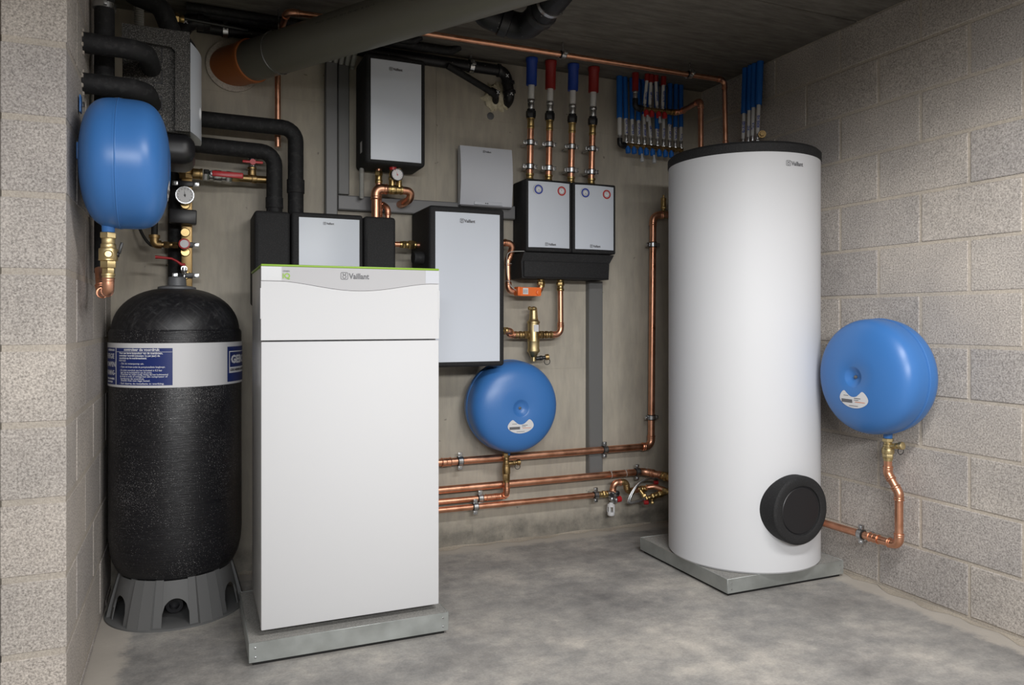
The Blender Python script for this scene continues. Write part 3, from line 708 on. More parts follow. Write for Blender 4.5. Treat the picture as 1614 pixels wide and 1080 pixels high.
# ------------------------------------------------------------------ soil pipe under the ceiling
sd = thing('soil_pipe', 'thick grey drain pipe hung under the ceiling, entering the back wall', 'drain pipe', (.168, 3.5, 2.2138))
dv = V((.541, -.841, 0)).normalized(); s0 = V((.168, 3.5, 2.2138))
bm = bm_(); lathe(bm, s0, dv, [(.055, .0845), (2.9, .0845)], 64); obj('pipe', bm, 'pvc', sd)
bm = bm_(); lathe(bm, s0, dv, [(-.06, .087), (.112, .0875), (.113, .092), (.130, .0925), (.136, .091), (.137, .085)], 64); obj('socket', bm, 'orange_pvc', sd, label='orange brown socket at the wall')
bm = bm_(); ring(bm, s0+V((0, -.004, 0)), (0, 1, 0), .075, .112, .012, 48); obj('mortar_collar', bm, 'mortar', sd)
pm = s0+dv*.62
up = V((0, 0, 1)); sd_ = dv.cross(up).normalized()
sdir = 1 if sd_.y < 0 else -1
def pprint(a, b):
    ang = b/.0849+.25; return pm+dv*a+(sd_*sdir*math.cos(ang)+up*math.sin(ang))*.0851
bm = bm_(); text(bm, 'PVC U   160 x 4,0   SN 4   EN 1401   B   0 2 1 5', .012, lambda a, b: pprint(a, b), wide=1.3); obj('print_line', bm, 'print_black', sd)
hg = thing('pipe_hanger', 'thin wire hanger holding the grey drain pipe to the ceiling', 'pipe hanger', s0+dv*.30)
hc = s0+dv*.30
bm = bm_(); torus(bm, hc, dv, .0868, .0022, 48, 6); obj('loop', bm, 'steel', hg)
bm = bm_(); obox(bm, hc-sd_*.094+up*.02, dv, sd_, up, .010, .018, .012, .001); lathe(bm, hc-sd_*.098, up, [(0, .0022), (.045, .0022)], 8); obj('clip', bm, 'steel', hg)
bm = bm_(); lathe(bm, hc+up*.086, up, [(0, .0022), (HC-2.2138-.086, .0022)], 8); obj('rod', bm, 'steel', hg)
# black waste elbow hanging from the ceiling
wb = thing('waste_elbow', 'black plastic waste pipe bend hanging from the ceiling', 'drain pipe', (1.237, 2.72, HC))
bm = bm_(); cs, _ = fillet([(1.06, 2.80, HC+.004), (1.06, 2.80, 2.325), (1.232, 2.775, 2.278), (1.237, 2.60, 2.288), (1.237, 2.40, 2.312), (1.237, 2.33, HC+.03)], .07, 8)
sweep(bm, cs, .052, 32); obj('pipe', bm, 'blacktar', wb)
for p, d in (((1.237, 2.625, 2.2865), (0, -1, .06)), ((1.150, 2.787, 2.300), (.95, -.14, -.26)), ((1.06, 2.80, 2.372), (0, 0, -1))):
    bm = bm_(); lathe(bm, V(p), d, [(-.020, .053), (-.016, .059), (.016, .059), (.020, .053)], 32); obj('socket', bm, 'black', wb)
bm = bm_(); ring(bm, (1.237, 2.545, 2.295), (0, -1, .1), .0525, .0555, .016, 32); ring(bm, (1.237, 2.535, 2.296), (0, -1, .1), .0525, .058, .004, 32); obj('band', bm, 'steel', wb, label='shiny steel band')

# black waste pipe along the top of the back wall
wp = thing('waste_pipe', 'black waste pipe along the top of the back wall, bending into it', 'drain pipe', (.7, 3.42, 2.34))
bm = bm_(); c = tube(bm, [(.02, 3.455, 2.352), (1.432, 3.455, 2.341), (1.454, 3.455, 2.215), (1.456, 3.515, 2.195)], .027, .05, 18); obj('pipe', bm, 'blacktar', wp)
for p, d in (((1.395, 3.455, 2.3415), (1, 0, 0)), ((1.446, 3.455, 2.285), (.15, 0, -1)), ((1.452, 3.455, 2.24), (.1, 0, -1))):
    bm = bm_(); lathe(bm, V(p), d, [(-.008, .028), (-.006, .032), (.006, .032), (.008, .028)], 20); obj('socket', bm, 'black', wp)
bm = bm_()
for cx_, cz_, q in ((1.452, 2.228, .012), (1.430, 2.312, .010)):
    for s in (-1, 1):
        obox(bm, (cx_, 3.4275, cz_), (1, 0, s*1.1), (0, 1, 0), (-s*1.1, 0, 1), q*2, .001, .0035)
obj('paint_cross', bm, 'print_white', wp, label='white painted crosses')
wp2 = thing('branch_waste_pipe', 'thin black waste branch sloping into the foam filled wall hole', 'drain pipe', (1.15, 3.42, 2.3))
bm = bm_(); tube(bm, [(1.12, 3.42, 2.317), (1.16, 3.42, 2.300), (1.372, 3.432, 2.212), (1.400, 3.52, 2.185)], .0165, .05, 14); obj('pipe', bm, 'foam', wp2)
bm = bm_(); lathe(bm, (1.345, 3.446, 2.232), (.93, 0, -.35), [(0, .0185), (.002, .021), (.045, .021), (.047, .0185)], 18); obj('socket', bm, 'blacktar', wp2)
bm = bm_(); obox(bm, (1.377, 3.419, 2.222), (1, 0, -.9), (0, 1, 0), (.9, 0, 1), .020, .001, .004); obox(bm, (1.377, 3.419, 2.222), (1, 0, 1.6), (0, 1, 0), (-1.6, 0, 1), .020, .001, .004); obj('paint_cross', bm, 'print_white', wp2)
o = bm_(); r = bmesh.ops.create_icosphere(o, subdivisions=4, radius=1)
for v in o.verts:
    k = 1+.16*math.sin(v.co.x*9+1)*math.sin(v.co.z*8)+.10*math.sin(v.co.x*21+v.co.z*17); v.co = V((1.402+v.co.x*.074*k, 3.503+v.co.y*.030, 2.222+v.co.z*.070*k))
tag(obj('wall_hole_foam', o, 'foamfill', loc=(1.408, 3.503, 2.205)), 'lumpy yellowed foam filling a hole round black pipes in the wall', 'foam')
for k, (y, z, r_) in enumerate(((3.36, 2.372, .018), (3.315, 2.374, .016))):   # two thinner black lines beside it
    bm = bm_(); tube(bm, [(-.02, y, z), (1.12-.2*k, y+.01, z-.003), (1.16-.2*k, y+.01, HC+.002)], r_, .05, 12)
    tag(obj('insulated_line', bm, 'foam', loc=(.6, y, z)), ('thin black insulated line under the ceiling beside the waste pipe', 'thinner black insulated line under the ceiling, farther from the back wall')[k], 'pipe')
wp3 = thing('waste_bend', 'black waste bend with a white paint cross above the foam station', 'drain pipe', (.0, 3.42, 2.33))
bm = bm_(); tube(bm, [(.065, 3.38, 2.348), (-.01, 3.37, 2.338), (-.06, 3.36, 2.25), (-.06, 3.36, 2.12)], .033, .06, 18); obj('pipe', bm, 'blacktar', wp3)
bm = bm_(); lathe(bm, (.035, 3.377, 2.345), (1, 0, 0), [(-.012, .034), (-.010, .038), (.010, .038), (.012, .034)], 20); lathe(bm, (-.057, 3.36, 2.26), (0, 0, 1), [(-.012, .034), (-.010, .038), (.010, .038), (.012, .034)], 20); obj('socket', bm, 'black', wp3)
bm = bm_()
for s in (-1, 1): obox(bm, (-.022, 3.330, 2.318), (1, 0, s), (0, 1, 0), (-s, 0, 1), .022, .001, .0035)
obj('paint_cross', bm, 'print_white', wp3)

clamp((1.249, 3.455, 2.3425), (1, 0, 0), .027, (0, 0, 1), HC-2.3425, 'pipe clamp on the black waste pipe right of the upper module')
clamp((.133, 3.455, 2.351), (1, 0, 0), .027, (0, 0, 1), HC-2.351, 'pipe clamp on the black waste pipe at upper left, above the orange socket')

# ------------------------------------------------------------------ insulated pipes, left
r_in = .033
t = thing('insulated_pipe', 'upper of two thick black insulated pipes turning down behind the heat pump', 'insulated pipe', (.41, 3.37, 1.56), 'thick black insulated pipes')
bm = bm_(); tube(bm, [(-.06, 3.36, 1.938), (.413, 3.36, 1.933), (.413, 3.36, 1.556)], r_in, .055, 22); obj('insulation', bm, 'foam', t)
bm = bm_(); lathe(bm, (.413, 3.36, 1.655), (0, 0, 1), [(0, r_in), (.001, r_in+.004), (.058, r_in+.004), (.059, r_in)], 22); obj('collar', bm, 'foam', t)
t = thing('insulated_pipe', 'lower of two thick black insulated pipes turning down behind the heat pump', 'insulated pipe', (.325, 3.37, 1.56), 'thick black insulated pipes')
bm = bm_(); tube(bm, [(-.06, 3.36, 1.832), (.325, 3.36, 1.822), (.325, 3.36, 1.556)], r_in, .055, 22); obj('insulation', bm, 'foam', t)
bm = bm_(); lathe(bm, (.325, 3.36, 1.585), (0, 0, 1), [(0, r_in), (.001, r_in+.003), (.045, r_in+.003), (.046, r_in)], 22); obj('collar', bm, 'foam', t)
for z, lab in ((1.957, 'upper thick insulated pipe from the left wall into the foam station'), (1.833, 'lower thick insulated pipe from the left wall into the foam station')):
    t = thing('insulated_pipe', lab, 'insulated pipe', (-.305, 2.634, z), 'thick black insulated pipes')
    bm = bm_(); tube(bm, [(-.309, 2.634, z), (-.135, 2.655, z+.004), (-.128, 2.871, z+.018)], .0315, .075, 22, 10); obj('insulation', bm, 'foam', t)
    bm = bm_()
    for k in range(7): lathe(bm, (-.304, 2.634+.034*math.cos(k*.9), z+.034*math.sin(k*.9)), (1, 0, 0), [(-.004, .009), (.003, .006), (.004, 0)], 7)
    obj('mortar_rim', bm, 'mortar', t)
t = thing('insulated_riser', 'vertical black insulated riser in the left corner, steel clip at its top', 'insulated pipe', (-.268, 2.80, 1.26))
bm = bm_(); tube(bm, [(-.262, 2.79, 1.262), (-.262, 2.79, HC-.002)], .030, .05, 22); obj('insulation', bm, 'foam', t)
bm = bm_(); ring(bm, (-.262, 2.79, 2.132), (0, 0, 1), .030, .0345, .018, 28); obox(bm, (-.256, 2.752, 2.134), (1, 0, 0), (0, 1, 0), (0, 0, 1), .010, .022, .020, .001); obj('band', bm, 'steel', t, label='steel clip')
t = thing('insulated_riser', 'wider black insulated riser with an elbow above the foam station', 'insulated pipe', (-.19, 3.05, 2.1))
bm = bm_(); tube(bm, [(-.215, 2.98, HC-.002), (-.215, 2.98, 2.265), (-.10, 2.96, 2.225), (-.055, 2.96, 2.109)], .034, .06, 22, 8); obj('insulation', bm, 'foam', t)
t = thing('insulated_riser', 'black insulated riser behind the foam station near the corner', 'insulated pipe', (-.19, 3.33, 1.1))
bm = bm_(); tube(bm, [(-.063, 3.462, 1.15), (-.063, 3.462, 2.28)], .028, .05, 16); obj('insulation', bm, 'foam', t)
bm = bm_(); z = 2.20
for i in range(16): torus(bm, (-.19, 3.30, 2.26+i*.0085), (0, 0, 1), .014, .0045, 14, 6)
lathe(bm, (-.19, 3.30, 2.255), (0, 0, 1), [(0, .0135), (HC-2.257, .0135)], 14)
tag(obj('corrugated_conduit', bm, 'corr', loc=(-.19, 3.30, 2.26)), 'single pale corrugated conduit coming through the ceiling at upper left', 'conduit')
t = thing('brass_valve', 'small brass valve with a black stem above the foam station', 'valve', (-.09, 3.36, 2.28))
bm = bm_(); stack(bm, (-.095, 3.30, 2.25), (0, 0, 1), [(.02, .016, 'hex'), (.035, .019, ''), (.02, .021, 'hex')]); stack(bm, (-.098, 3.30, 2.315), (1, .1, .05), [(.02, .017, ''), (.03, .020, 'hex'), (.02, .015, '')]); obj('body', bm, 'brass', t)
bm = bm_(); lathe(bm, (-.095, 3.30, 2.10), (0, 0, 1), [(0, .008), (.15, .008)], 12); lathe(bm, (-.028, 3.30, 2.32), (1, .2, .02), [(0, .008), (.25, .008)], 12); obj('tube', bm, 'black', t)

# ------------------------------------------------------------------ cable trunking
def trunk(label, parts):
    t = thing('cable_trunking', label, 'cable trunking', (parts[0][0], 3.5, parts[0][4]), 'grey cable trunking on the back wall')
    for x0, x1, y0, y1, z0, z1, nm, mm in parts:
        bm = bm_(); box(bm, x0, x1, y0, y1, z0, z1, .002, 1); obj(nm, bm, mm, t)
trunk('left upright grey cable trunking behind the pipes', [(.556, .610, 3.462, 3.4995, 1.563, 2.276, 'channel', 'trunk'), (.5585, .6075, 3.459, 3.463, 1.563, 2.2755, 'cover', 'trunk_lid')])
trunk('shorter upright grey cable trunking next to the left one', [(.613, .664, 3.468, 3.4995, 1.682, 2.272, 'channel', 'trunk'), (.6155, .6615, 3.465, 3.469, 1.683, 2.2715, 'cover', 'trunk')])
trunk('horizontal grey cable trunking between the modules', [(.612, 1.486, 3.462, 3.4995, 1.611, 1.678, 'channel', 'trunk'), (.613, 1.485, 3.459, 3.463, 1.614, 1.675, 'cover', 'trunk_lid')])
trunk('right upright grey cable trunking below the twin pump groups', [(1.905, 1.987, 3.462, 3.4995, .306, 1.312, 'channel', 'trunk'), (1.908, 1.984, 3.459, 3.463, .306, 1.3115, 'cover', 'trunk')])
for i in range(5):
    x = .575+.026*i; bm = bm_()
    p_, _ = fillet([(x, 3.478, 2.262), (x, 3.478, 2.277), (x, 3.402, 2.318), (x, 3.40, HC)], .03, 5); q_ = [V(p_[0])]
    for a_, b_ in zip(p_, p_[1:]):
        m_ = max(1, int((b_-a_).length/.0035)); q_ += [a_.lerp(b_, j/m_) for j in range(1, m_+1)]
    sweep(bm, q_, [.0085+.003*(j % 2) for j in range(len(q_))], 12)
    tag(obj('corrugated_conduit', bm, 'corr', loc=(x, 3.478, 2.262)), ('first', 'second', 'middle', 'fourth', 'last')[i]+' from the left of the pale conduits above the upright trunking', 'conduit', 'pale corrugated conduits')
bm = bm_()
for k in range(34): torus(bm, (.710, 3.42, 1.665+k*.0038), (0, 0, 1), .0095, .002, 12, 5)
lathe(bm, (.710, 3.42, 1.660), (0, 0, 1), [(0, .0095), (.138, .0095)], 12)
tag(obj('corrugated_conduit', bm, 'corr', loc=(.71, 3.42, 1.66)), 'grey conduit dropping from the upright wall module to the trunking', 'conduit')
bm = bm_(); lathe(bm, (1.369, 3.5, 2.124), (0, -1, 0), [(-.003, .018), (.003, .018), (.0045, .015)], 28); tag(obj('wall_plug', bm, 'grey', loc=(1.369, 3.5, 2.124)), 'small round grey plug cap in the back wall', 'plug cap')

# ------------------------------------------------------------------ copper pipe runs
WB = (0, 1, 0)
def runclamps(spec):
    for p, ax, r, wv, dist, lab in spec: clamp(p, ax, r, wv, dist, lab)
t = pipe_run('copper_pipe', 'copper pipe under the middle vessel rising along the wall to the tank top', [(.84, 3.44, .431), (2.272, 3.44, .433), (2.284, 3.44, 1.672), (2.40, 3.42, 1.682)], .0178, R=.035)
for x in (1.118,): coupling(t, (x, 3.44, .431), (1, 0, 0), .0178, 'copper')
bm = bm_(); stack(bm, (2.318, 3.438, 1.676), (1, -.1, .08), [(.012, .021, ''), (.02, .025, 'hex'), (.022, .020, ''), (.018, .026, 'hex'), (.02, .021, '')]); obj('fitting', bm, 'brass', t, label='brass fittings')
runclamps([((1.188, 3.44, .431), (1, 0, 0), .0178, WB, .06, 'pipe clamp on the upper low copper pipe near the heat pump'),
           ((1.985, 3.44, .4325), (1, 0, 0), .0178, WB, .06, 'pipe clamp on the low copper pipe just right of the trunking'),
           ((2.2735, 3.44, .587), (0, 0, 1), .0178, WB, .06, 'lower pipe clamp on the tall copper riser by the tank'),
           ((2.2825, 3.44, 1.514), (0, 0, 1), .0178, WB, .06, 'upper pipe clamp on the tall copper riser by the tank')])
t = thing('air_vent', 'small brass air vent standing on the pipe by the tank', 'air vent', (2.345, 3.436, 1.70))
bm = bm_(); stack(bm, (2.348, 3.436, 1.699), (0, 0, 1), [(.012, .009, ''), (.012, .015, 'hex'), (.034, .014, ''), (.012, .0155, ''), (.016, .006, '')]); obj('body', bm, 'brass', t)
t = pipe_run('copper_pipe', 'copper pipe with plastic ties running low to the tank foot', [(.84, 3.44, .300), (2.225, 3.44, .300), (2.30, 3.36, .285), (2.335, 3.28, .272)], .0178, R=.06)
coupling(t, (2.255, 3.408, .294), (.66, -.72, -.1), .0178, 'copper', .02)
bm = bm_(); stack(bm, (2.292, 3.368, .287), (.4, -.88, -.12), [(.015, .022, ''), (.02, .025, 'hex'), (.02, .020, ''), (.02, .026, 'hex'), (.02, .02, '')]); obj('fitting', bm, 'brass', t, label='brass fittings')
for x in (2.02, 2.11, 2.235):
    bm = bm_(); torus(bm, (x, 3.44 if x < 2.2 else 3.432, .300), (1, -.0, .12), .0192, .0016, 20, 6); lathe(bm, (x, 3.425, .314), (-.2, -.5, .8), [(0, .0014), (.022, .0012)], 6); obj('cable_tie', bm, 'corr', t, label='pale plastic tie')
clamp((2.183, 3.44, .300), (1, 0, 0), .0178, WB, .06, 'pipe clamp on the low tied copper pipe beside the tank')
t = pipe_run('copper_pipe', 'short copper pipe rising to the brass valve of the middle vessel', [(.84, 3.44, .246), (1.414, 3.44, .242), (1.414, 3.40, .262), (1.414, 3.40, .318)], .0142, R=.022)
coupling(t, (1.345, 3.44, .2425), (1, 0, 0), .0142, 'copper', .05)
clamp((1.292, 3.44, .243), (1, 0, 0), .0142, WB, .06, 'pipe clamp on the short copper pipe below the middle vessel')
t = pipe_run('copper_pipe', 'lowest copper pipe along the back wall to the safety valve', [(.84, 3.42, .211), (1.945, 3.42, .206)], .0142)
runclamps([((1.259, 3.42, .2095), (1, 0, 0), .0142, WB, .08, 'pipe clamp on the lowest copper pipe near the heat pump'),
           ((1.921, 3.42, .2065), (1, 0, 0), .0142, WB, .08, 'pipe clamp on the lowest copper pipe at its brass end')])
t = pipe_run('copper_pipe', 'copper pipe crossing under the ceiling and dropping behind the tank', [(.345, 3.420, 1.862), (.345, 3.420, 2.332), (.350, 3.11, 2.335), (2.505, 3.125, 2.335), (2.512, 3.125, 1.985), (2.552, 3.075, 1.972)], .0125, R=.03)
runclamps([((1.579, 3.118, 2.335), (1, 0, 0), .0125, (0, 0, 1), .0585, 'pipe clamp on the ceiling copper pipe near the blue and red risers'),
           ((2.289, 3.122, 2.335), (1, 0, 0), .0125, (0, 0, 1), .0585, 'pipe clamp on the ceiling copper pipe near the tank corner'),
           ((.60, 3.113, 2.335), (1, 0, 0), .0125, (0, 0, 1), .0585, 'pipe clamp on the ceiling copper pipe behind the grey drain pipe')])
# right wall, below the right vessel
t = pipe_run('copper_pipe', 'copper pipe on the right wall dropping from the vessel to the tank foot', [(2.568, 2.196, .552), (2.568, 2.196, .495), (2.572, 2.148, .425), (2.572, 2.148, .218), (2.572, 2.552, .212)], .0158, R=.028)
coupling(t, (2.572, 2.265, .216), (0, 1, 0), .0158, 'copper', .045)
clamp((2.572, 2.330, .2155), (0, 1, 0), .0158, (1, 0, 0), .068, 'pipe clamp on the right wall copper pipe')

def vessel_valve(label, x, y, ztop, zbot, side, mm='gold', r=1.0, cap=True):
    """brass cap valve: union at the top, body, drain cock on the side"""
    t = thing('cap_valve', label, 'valve', (x, y, zbot)); H_ = ztop-zbot; bm = bm_()
    stack(bm, (x, y, ztop), (0, 0, -1), [(H_*.16, .0215*r, 'hex'), (H_*.10, .016*r, ''), (H_*.12, .018*r, ''), (H_*.07, .021*r, ''), (H_*.23, .0235*r, ''), (H_*.20, .021*r, 'hex'), (H_*.06, .0185*r, ''), (H_*.06, .0165*r, '')], 20)
    obj('body', bm, mm, t)
    c = V((x, y, ztop-H_*.36)); s = V(side).normalized()
    if cap:
        bm = bm_(); e = stack(bm, c+s*.012, s, [(.022, .010, ''), (.012, .013, 'hex'), (.010, .009, '')], 14); obj('drain_stem', bm, mm, t)
        bm = bm_(); lathe(bm, e, s, [(0, .015), (.014, .015), (.016, .012), (.017, 0)], 12); obj('drain_cap', bm, mm, t)
        bm = bm_(); torus(bm, e+V((0, -.004, -.020)), (.2, 1, 0), .013, .0016, 20, 6); obj('cap_tether', bm, 'rubber', t, label='black loop tether')
    return t
vessel_valve('brass cap valve with drain cock under the right vessel', pR.x, pR.y, pR.z+.002, .545, (0, -1, .18))
vessel_valve('brass cap valve with drain cock under the middle vessel', 1.414, 3.404, pB.z+.012, .310, (1, -.1, .05), 'bronze', .85)
# left vessel
t = thing('cap_valve', 'brass cap valve with a round dial mark under the left vessel', 'valve', (pL.x, pL.y, 1.24))
bm = bm_(); zt = pL.z+.012; Hh = zt-1.228
stack(bm, (pL.x, pL.y, zt), (0, 0, -1), [(Hh*.13, .0225, 'hex'), (Hh*.12, .0175, ''), (Hh*.10, .0205, ''), (Hh*.24, .0250, ''), (Hh*.02, .0260, ''), (Hh*.16, .0222, 'hex'), (Hh*.12, .0172, 'hex'), (Hh*.05, .0178, ''), (Hh*.06, .0160, '')], 20); obj('body', bm, 'gold', t)
tc = V((-pL.x, -pL.y, 0)).normalized()
bm = bm_(); lathe(bm, (pL.x, pL.y, zt-Hh*.48), tc, [(.018, .0115), (.0258, .0115), (.0272, .010), (.0258, .0085)], 20); obj('mark', bm, 'gold', t)
bm = bm_(); obox(bm, (pL.x+.031, pL.y+.004, zt-Hh*.33), (.25, 0, 1), (0, 1, 0), (1, 0, -.25), .034, .010, .008, .002); lathe(bm, (pL.x+.016, pL.y, zt-Hh*.47), (1, 0, 0), [(0, .009), (.010, .009), (.012, .006)], 14); obj('lever', bm, 'black', t, label='black lever')
t = pipe_run('copper_pipe', 'short copper U bend under the left vessel valve', [(pL.x, pL.y, 1.236), (pL.x, pL.y, 1.193), (-.258, 2.66, 1.193), (-.268, 2.70, 1.27)], .0138, R=.020)

# ------------------------------------------------------------------ red and blue risers above the pump groups
names = ('first riser from the left, dark blue sleeve at the ceiling', 'second riser from the left, red sleeve at the ceiling', 'third riser from the left, dark blue sleeve at the ceiling', 'fourth riser from the left, red sleeve at the ceiling')
for i, x in enumerate((1.540, 1.643, 1.769, 1.886)):
    t = thing('riser_pipe', names[i]+', above the pump groups', 'riser pipe', (x, 3.40, 1.796), 'risers above the pump groups')
    y = 3.405; dz = -.010*i*0; yt = 3.365
    P_ = lambda z: V((x-.006*(z-1.8)/.6*(1 if i < 3 else 1), y-(y-yt)*(z-1.796)/.6, z))
    ax = (P_(2.39)-P_(1.8)).normalized()
    bm = bm_(); stack(bm, P_(1.795), ax, [(.014, .021, ''), (.016, .0175, ''), (.010, .0205, '')], 18); obj('press_end', bm, 'brass', t)
    bm = bm_(); sweep(bm, [P_(1.83), P_(2.055)], .0158, 18); obj('copper_pipe', bm, 'copper', t)
    bm = bm_(); stack(bm, P_(2.052), ax, [(.012, .0185, ''), (.034, .0170, ''), (.008, .020, '')], 18); obj('brass_adapter', bm, 'brass', t)
    bm = bm_(); stack(bm, P_(2.103), ax, [(.006, .024, ''), (.030, .0245, 'hex'), (.008, .021, '')], 8); obj('nut', bm, 'black', t)
    bm = bm_(); stack(bm, P_(2.146), ax, [(.032, .0165, ''), (.016, .0195, '')], 20); obj('press_sleeve', bm, 'steel', t)
    bm = bm_(); sweep(bm, [P_(2.19), P_(2.29)], .0155, 18); obj('white_pipe', bm, 'pex', t)
    zb = (2.262, 2.256, 2.262, 2.268)[i]
    bm = bm_(); n = 20; lathe(bm, P_(zb), ax, [(0, .0185), (0, .0262), (HC-zb-.026, .0262), (HC-zb-.022, .029), (HC-zb-.002, .029)], 24); obj('sleeve', bm, 'navy_sleeve' if i % 2 == 0 else 'red_sleeve', t)
    for z, w_ in ((1.868, 'lower'), (1.985, 'upper')):
        clamp(P_(z), ax, .0158, WB, 3.5-P_(z).y, w_+' pipe clamp on the '+names[i].split(',')[0])

# ------------------------------------------------------------------ domestic water manifolds with labelled pipes
man = thing('pipe_manifold', 'lower brass manifold with a row of blue caps', 'manifold', (2.28, 3.41, 2.03))
bm = bm_(); sweep(bm, [(2.085, 3.42, 2.030), (2.46, 3.42, 2.036)], .011, 14)
xs = [2.104, 2.141, 2.181, 2.217, 2.256, 2.298, 2.337, 2.375, 2.412, 2.450]
for i, x in enumerate(xs): hexnut(bm, (x-.008, 3.42, 2.031), (1, 0, 0), .016, .0145)
obj('bar', bm, 'bronze', man)
for i, x in enumerate(xs):
    bm = bm_(); stack(bm, (x, 3.42, 2.040), (0, 0, 1), [(.010, .011, 'hex'), (.012, .008, '')], 12); obj('outlet', bm, 'steel', man)
    if i < 8:
        bm = bm_(); lathe(bm, (x, 3.405, 2.020), (0, -.12, -1), [(0, .008), (.010, .008), (.010, .0138), (.036, .0132), (.038, .009)], 12); obj('cap', bm, 'blue_sleeve', man, label='blue cap')
    if i in (2, 4):
        bm = bm_(); stack(bm, (x, 3.39, 1.984), (0, -.1, -1), [(.018, .006, ''), (.006, .008, ''), (.018, .010, '')], 12); obj('drain_cock', bm, 'clear', man)
wt = ('', 'BADKAMER', 'KEUKEN', 'DOUCHE 1', 'BERGING', 'LAVABO', 'WC GELIJK', 'TERRAS', 'WASPLAATS', 'DOUCHE 2', 'TUIN')
ordn = ('first', 'second', 'third', 'fourth', 'fifth', 'sixth', 'seventh', 'eighth', 'ninth', 'tenth', 'eleventh')
spec = [(2.064, 2.075, 2.17, 2.052)]+[(x, xt, zs, 2.058) for x, xt, zs in ((2.104, 2.108, 2.17), (2.141, 2.150, 2.17), (2.181, 2.188, 2.168), (2.217, 2.222, 2.205), (2.256, 2.245, 2.215), (2.298, 2.302, 2.135), (2.337, 2.35, 2.22), (2.375, 2.393, 2.168), (2.412, 2.43, 2.155), (2.450, 2.463, 2.160))]
for i, (xb, xt, zs, zb) in enumerate(spec):
    t = thing('water_pipe', ordn[i]+' blue sleeved white pipe from the left in the manifold row', 'water pipe', (xb, 3.42, zb), 'blue sleeved pipes on the lower manifold')
    yb, yt = 3.42, 3.44
    P_ = lambda z: V((xb+(xt-xb)*((z-zb)/(HC-zb)), yb+(yt-yb)*((z-zb)/(HC-zb)), z))
    ax = (P_(2.39)-P_(zb)).normalized(); rw = .0088 if i else .011
    bm = bm_(); sweep(bm, [P_(zb), P_(zs+.03)], rw, 12); obj('white_pipe', bm, 'pex', t)
    bm = bm_(); lathe(bm, P_(zs), ax, [(0, rw+.001), (0, rw*1.42), ((HC-.002-zs)/ax.z, rw*1.5)], 14); obj('sleeve', bm, 'blue_sleeve', t)
    bm = bm_(); stack(bm, P_(zb), ax, [(.018, rw*1.1, ''), (.006, rw*1.25, '')], 12); obj('press_sleeve', bm, 'steel', t)
    if i == 0:
        bm = bm_(); tube(bm, [(xb, 3.42, 2.062), (xb, 3.42, 2.025), (2.098, 3.42, 2.027)], .0145, .016, 14); lathe(bm, (2.082, 3.42, 2.027), (1, 0, 0), [(0, .019), (.014, .019)], 8); obj('elbow', bm, 'black', t)
    else:
        bm = bm_(); L = .022+.0062*len(wt[i]); zc = zb+.030
        def mp(a, b, zc=zc, P_=P_, rw=rw): return P_(zc+a)+V((-math.sin(b/rw)*rw*1.0-.0, -math.cos(b/rw)*rw, 0))*1.06
        text(bm, wt[i], .0165, lambda a, b: mp(a, b-.0058), bold=.0009, wide=.9); obj('pipe_writing', bm, 'print_blue', t, label='blue handwriting along the pipe')
manu = thing('pipe_manifold', 'upper brass manifold with four red caps', 'manifold', (2.24, 3.36, 2.21))
ux = [2.178, 2.211, 2.254, 2.290]
bm = bm_(); sweep(bm, [(2.160, 3.36, 2.212), (2.335, 3.36, 2.214)], .0105, 14)
for x in ux: hexnut(bm, (x-.008, 3.36, 2.2125), (1, 0, 0), .016, .0145)
obj('bar', bm, 'bronze', manu)
for i, x in enumerate(ux):
    bm = bm_(); stack(bm, (x, 3.36, 2.220), (0, 0, 1), [(.010, .011, 'hex'), (.012, .008, '')], 12); obj('outlet', bm, 'steel', manu)
    bm = bm_(); lathe(bm, (x, 3.345, 2.203), (0, -.12, -1), [(0, .008), (.008, .008), (.008, .0138), (.032, .0132), (.034, .009)], 12); obj('cap', bm, 'red', manu, label='red cap')
    if i in (0, 2):
        bm = bm_(); stack(bm, (x-.002, 3.33, 2.172), (0, -.1, -1), [(.014, .006, ''), (.005, .008, ''), (.014, .009, '')], 12); obj('drain_cock', bm, 'clear', manu)
for i, (x, xt, zs) in enumerate(((2.178, 2.190, 2.358), (2.211, 2.212, 2.352), (2.254, 2.240, 2.360), (2.290, 2.290, 2.348))):
    t = thing('water_pipe', ordn[i]+' red sleeved white pipe from the left on the upper manifold', 'water pipe', (x, 3.36, 2.24), 'red sleeved pipes on the upper manifold')
    zb = 2.238; P_ = lambda z: V((x+(xt-x)*((z-zb)/(HC-zb)), 3.36-.01*((z-zb)/(HC-zb)), z)); ax = (P_(2.39)-P_(zb)).normalized()
    bm = bm_(); sweep(bm, [P_(zb), P_(zs+.02)], .0088, 12); obj('white_pipe', bm, 'pex', t)
    bm = bm_(); lathe(bm, P_(zs), ax, [(0, .010), (0, .0135), ((HC-.002-zs)/ax.z, .0145)], 14); obj('sleeve', bm, 'red_sleeve', t)
    bm = bm_()
    def mp(a, b, P_=P_): return P_(2.258+a)+V((-math.sin(b/.0088)*.0088, -math.cos(b/.0088)*.0088, 0))*1.06
    text(bm, ('KEUKEN', 'LAVABO', 'DOUCHE', 'BADKAMER')[i], .0150, lambda a, b: mp(a, b-.0055), bold=.0009, wide=.75); obj('pipe_writing', bm, 'print_blue', t, label='blue handwriting along the pipe')
t = thing('water_pipe', 'red sleeved feed pipe with a black elbow left of the upper manifold', 'water pipe', (2.12, 3.36, 2.21), 'red sleeved pipes on the upper manifold')
bm = bm_(); lathe(bm, (2.121, 3.36, 2.298), (.02, 0, 1), [(0, .012), (0, .0165), (HC-2.30, .0175)], 16); obj('sleeve', bm, 'red_sleeve', t)
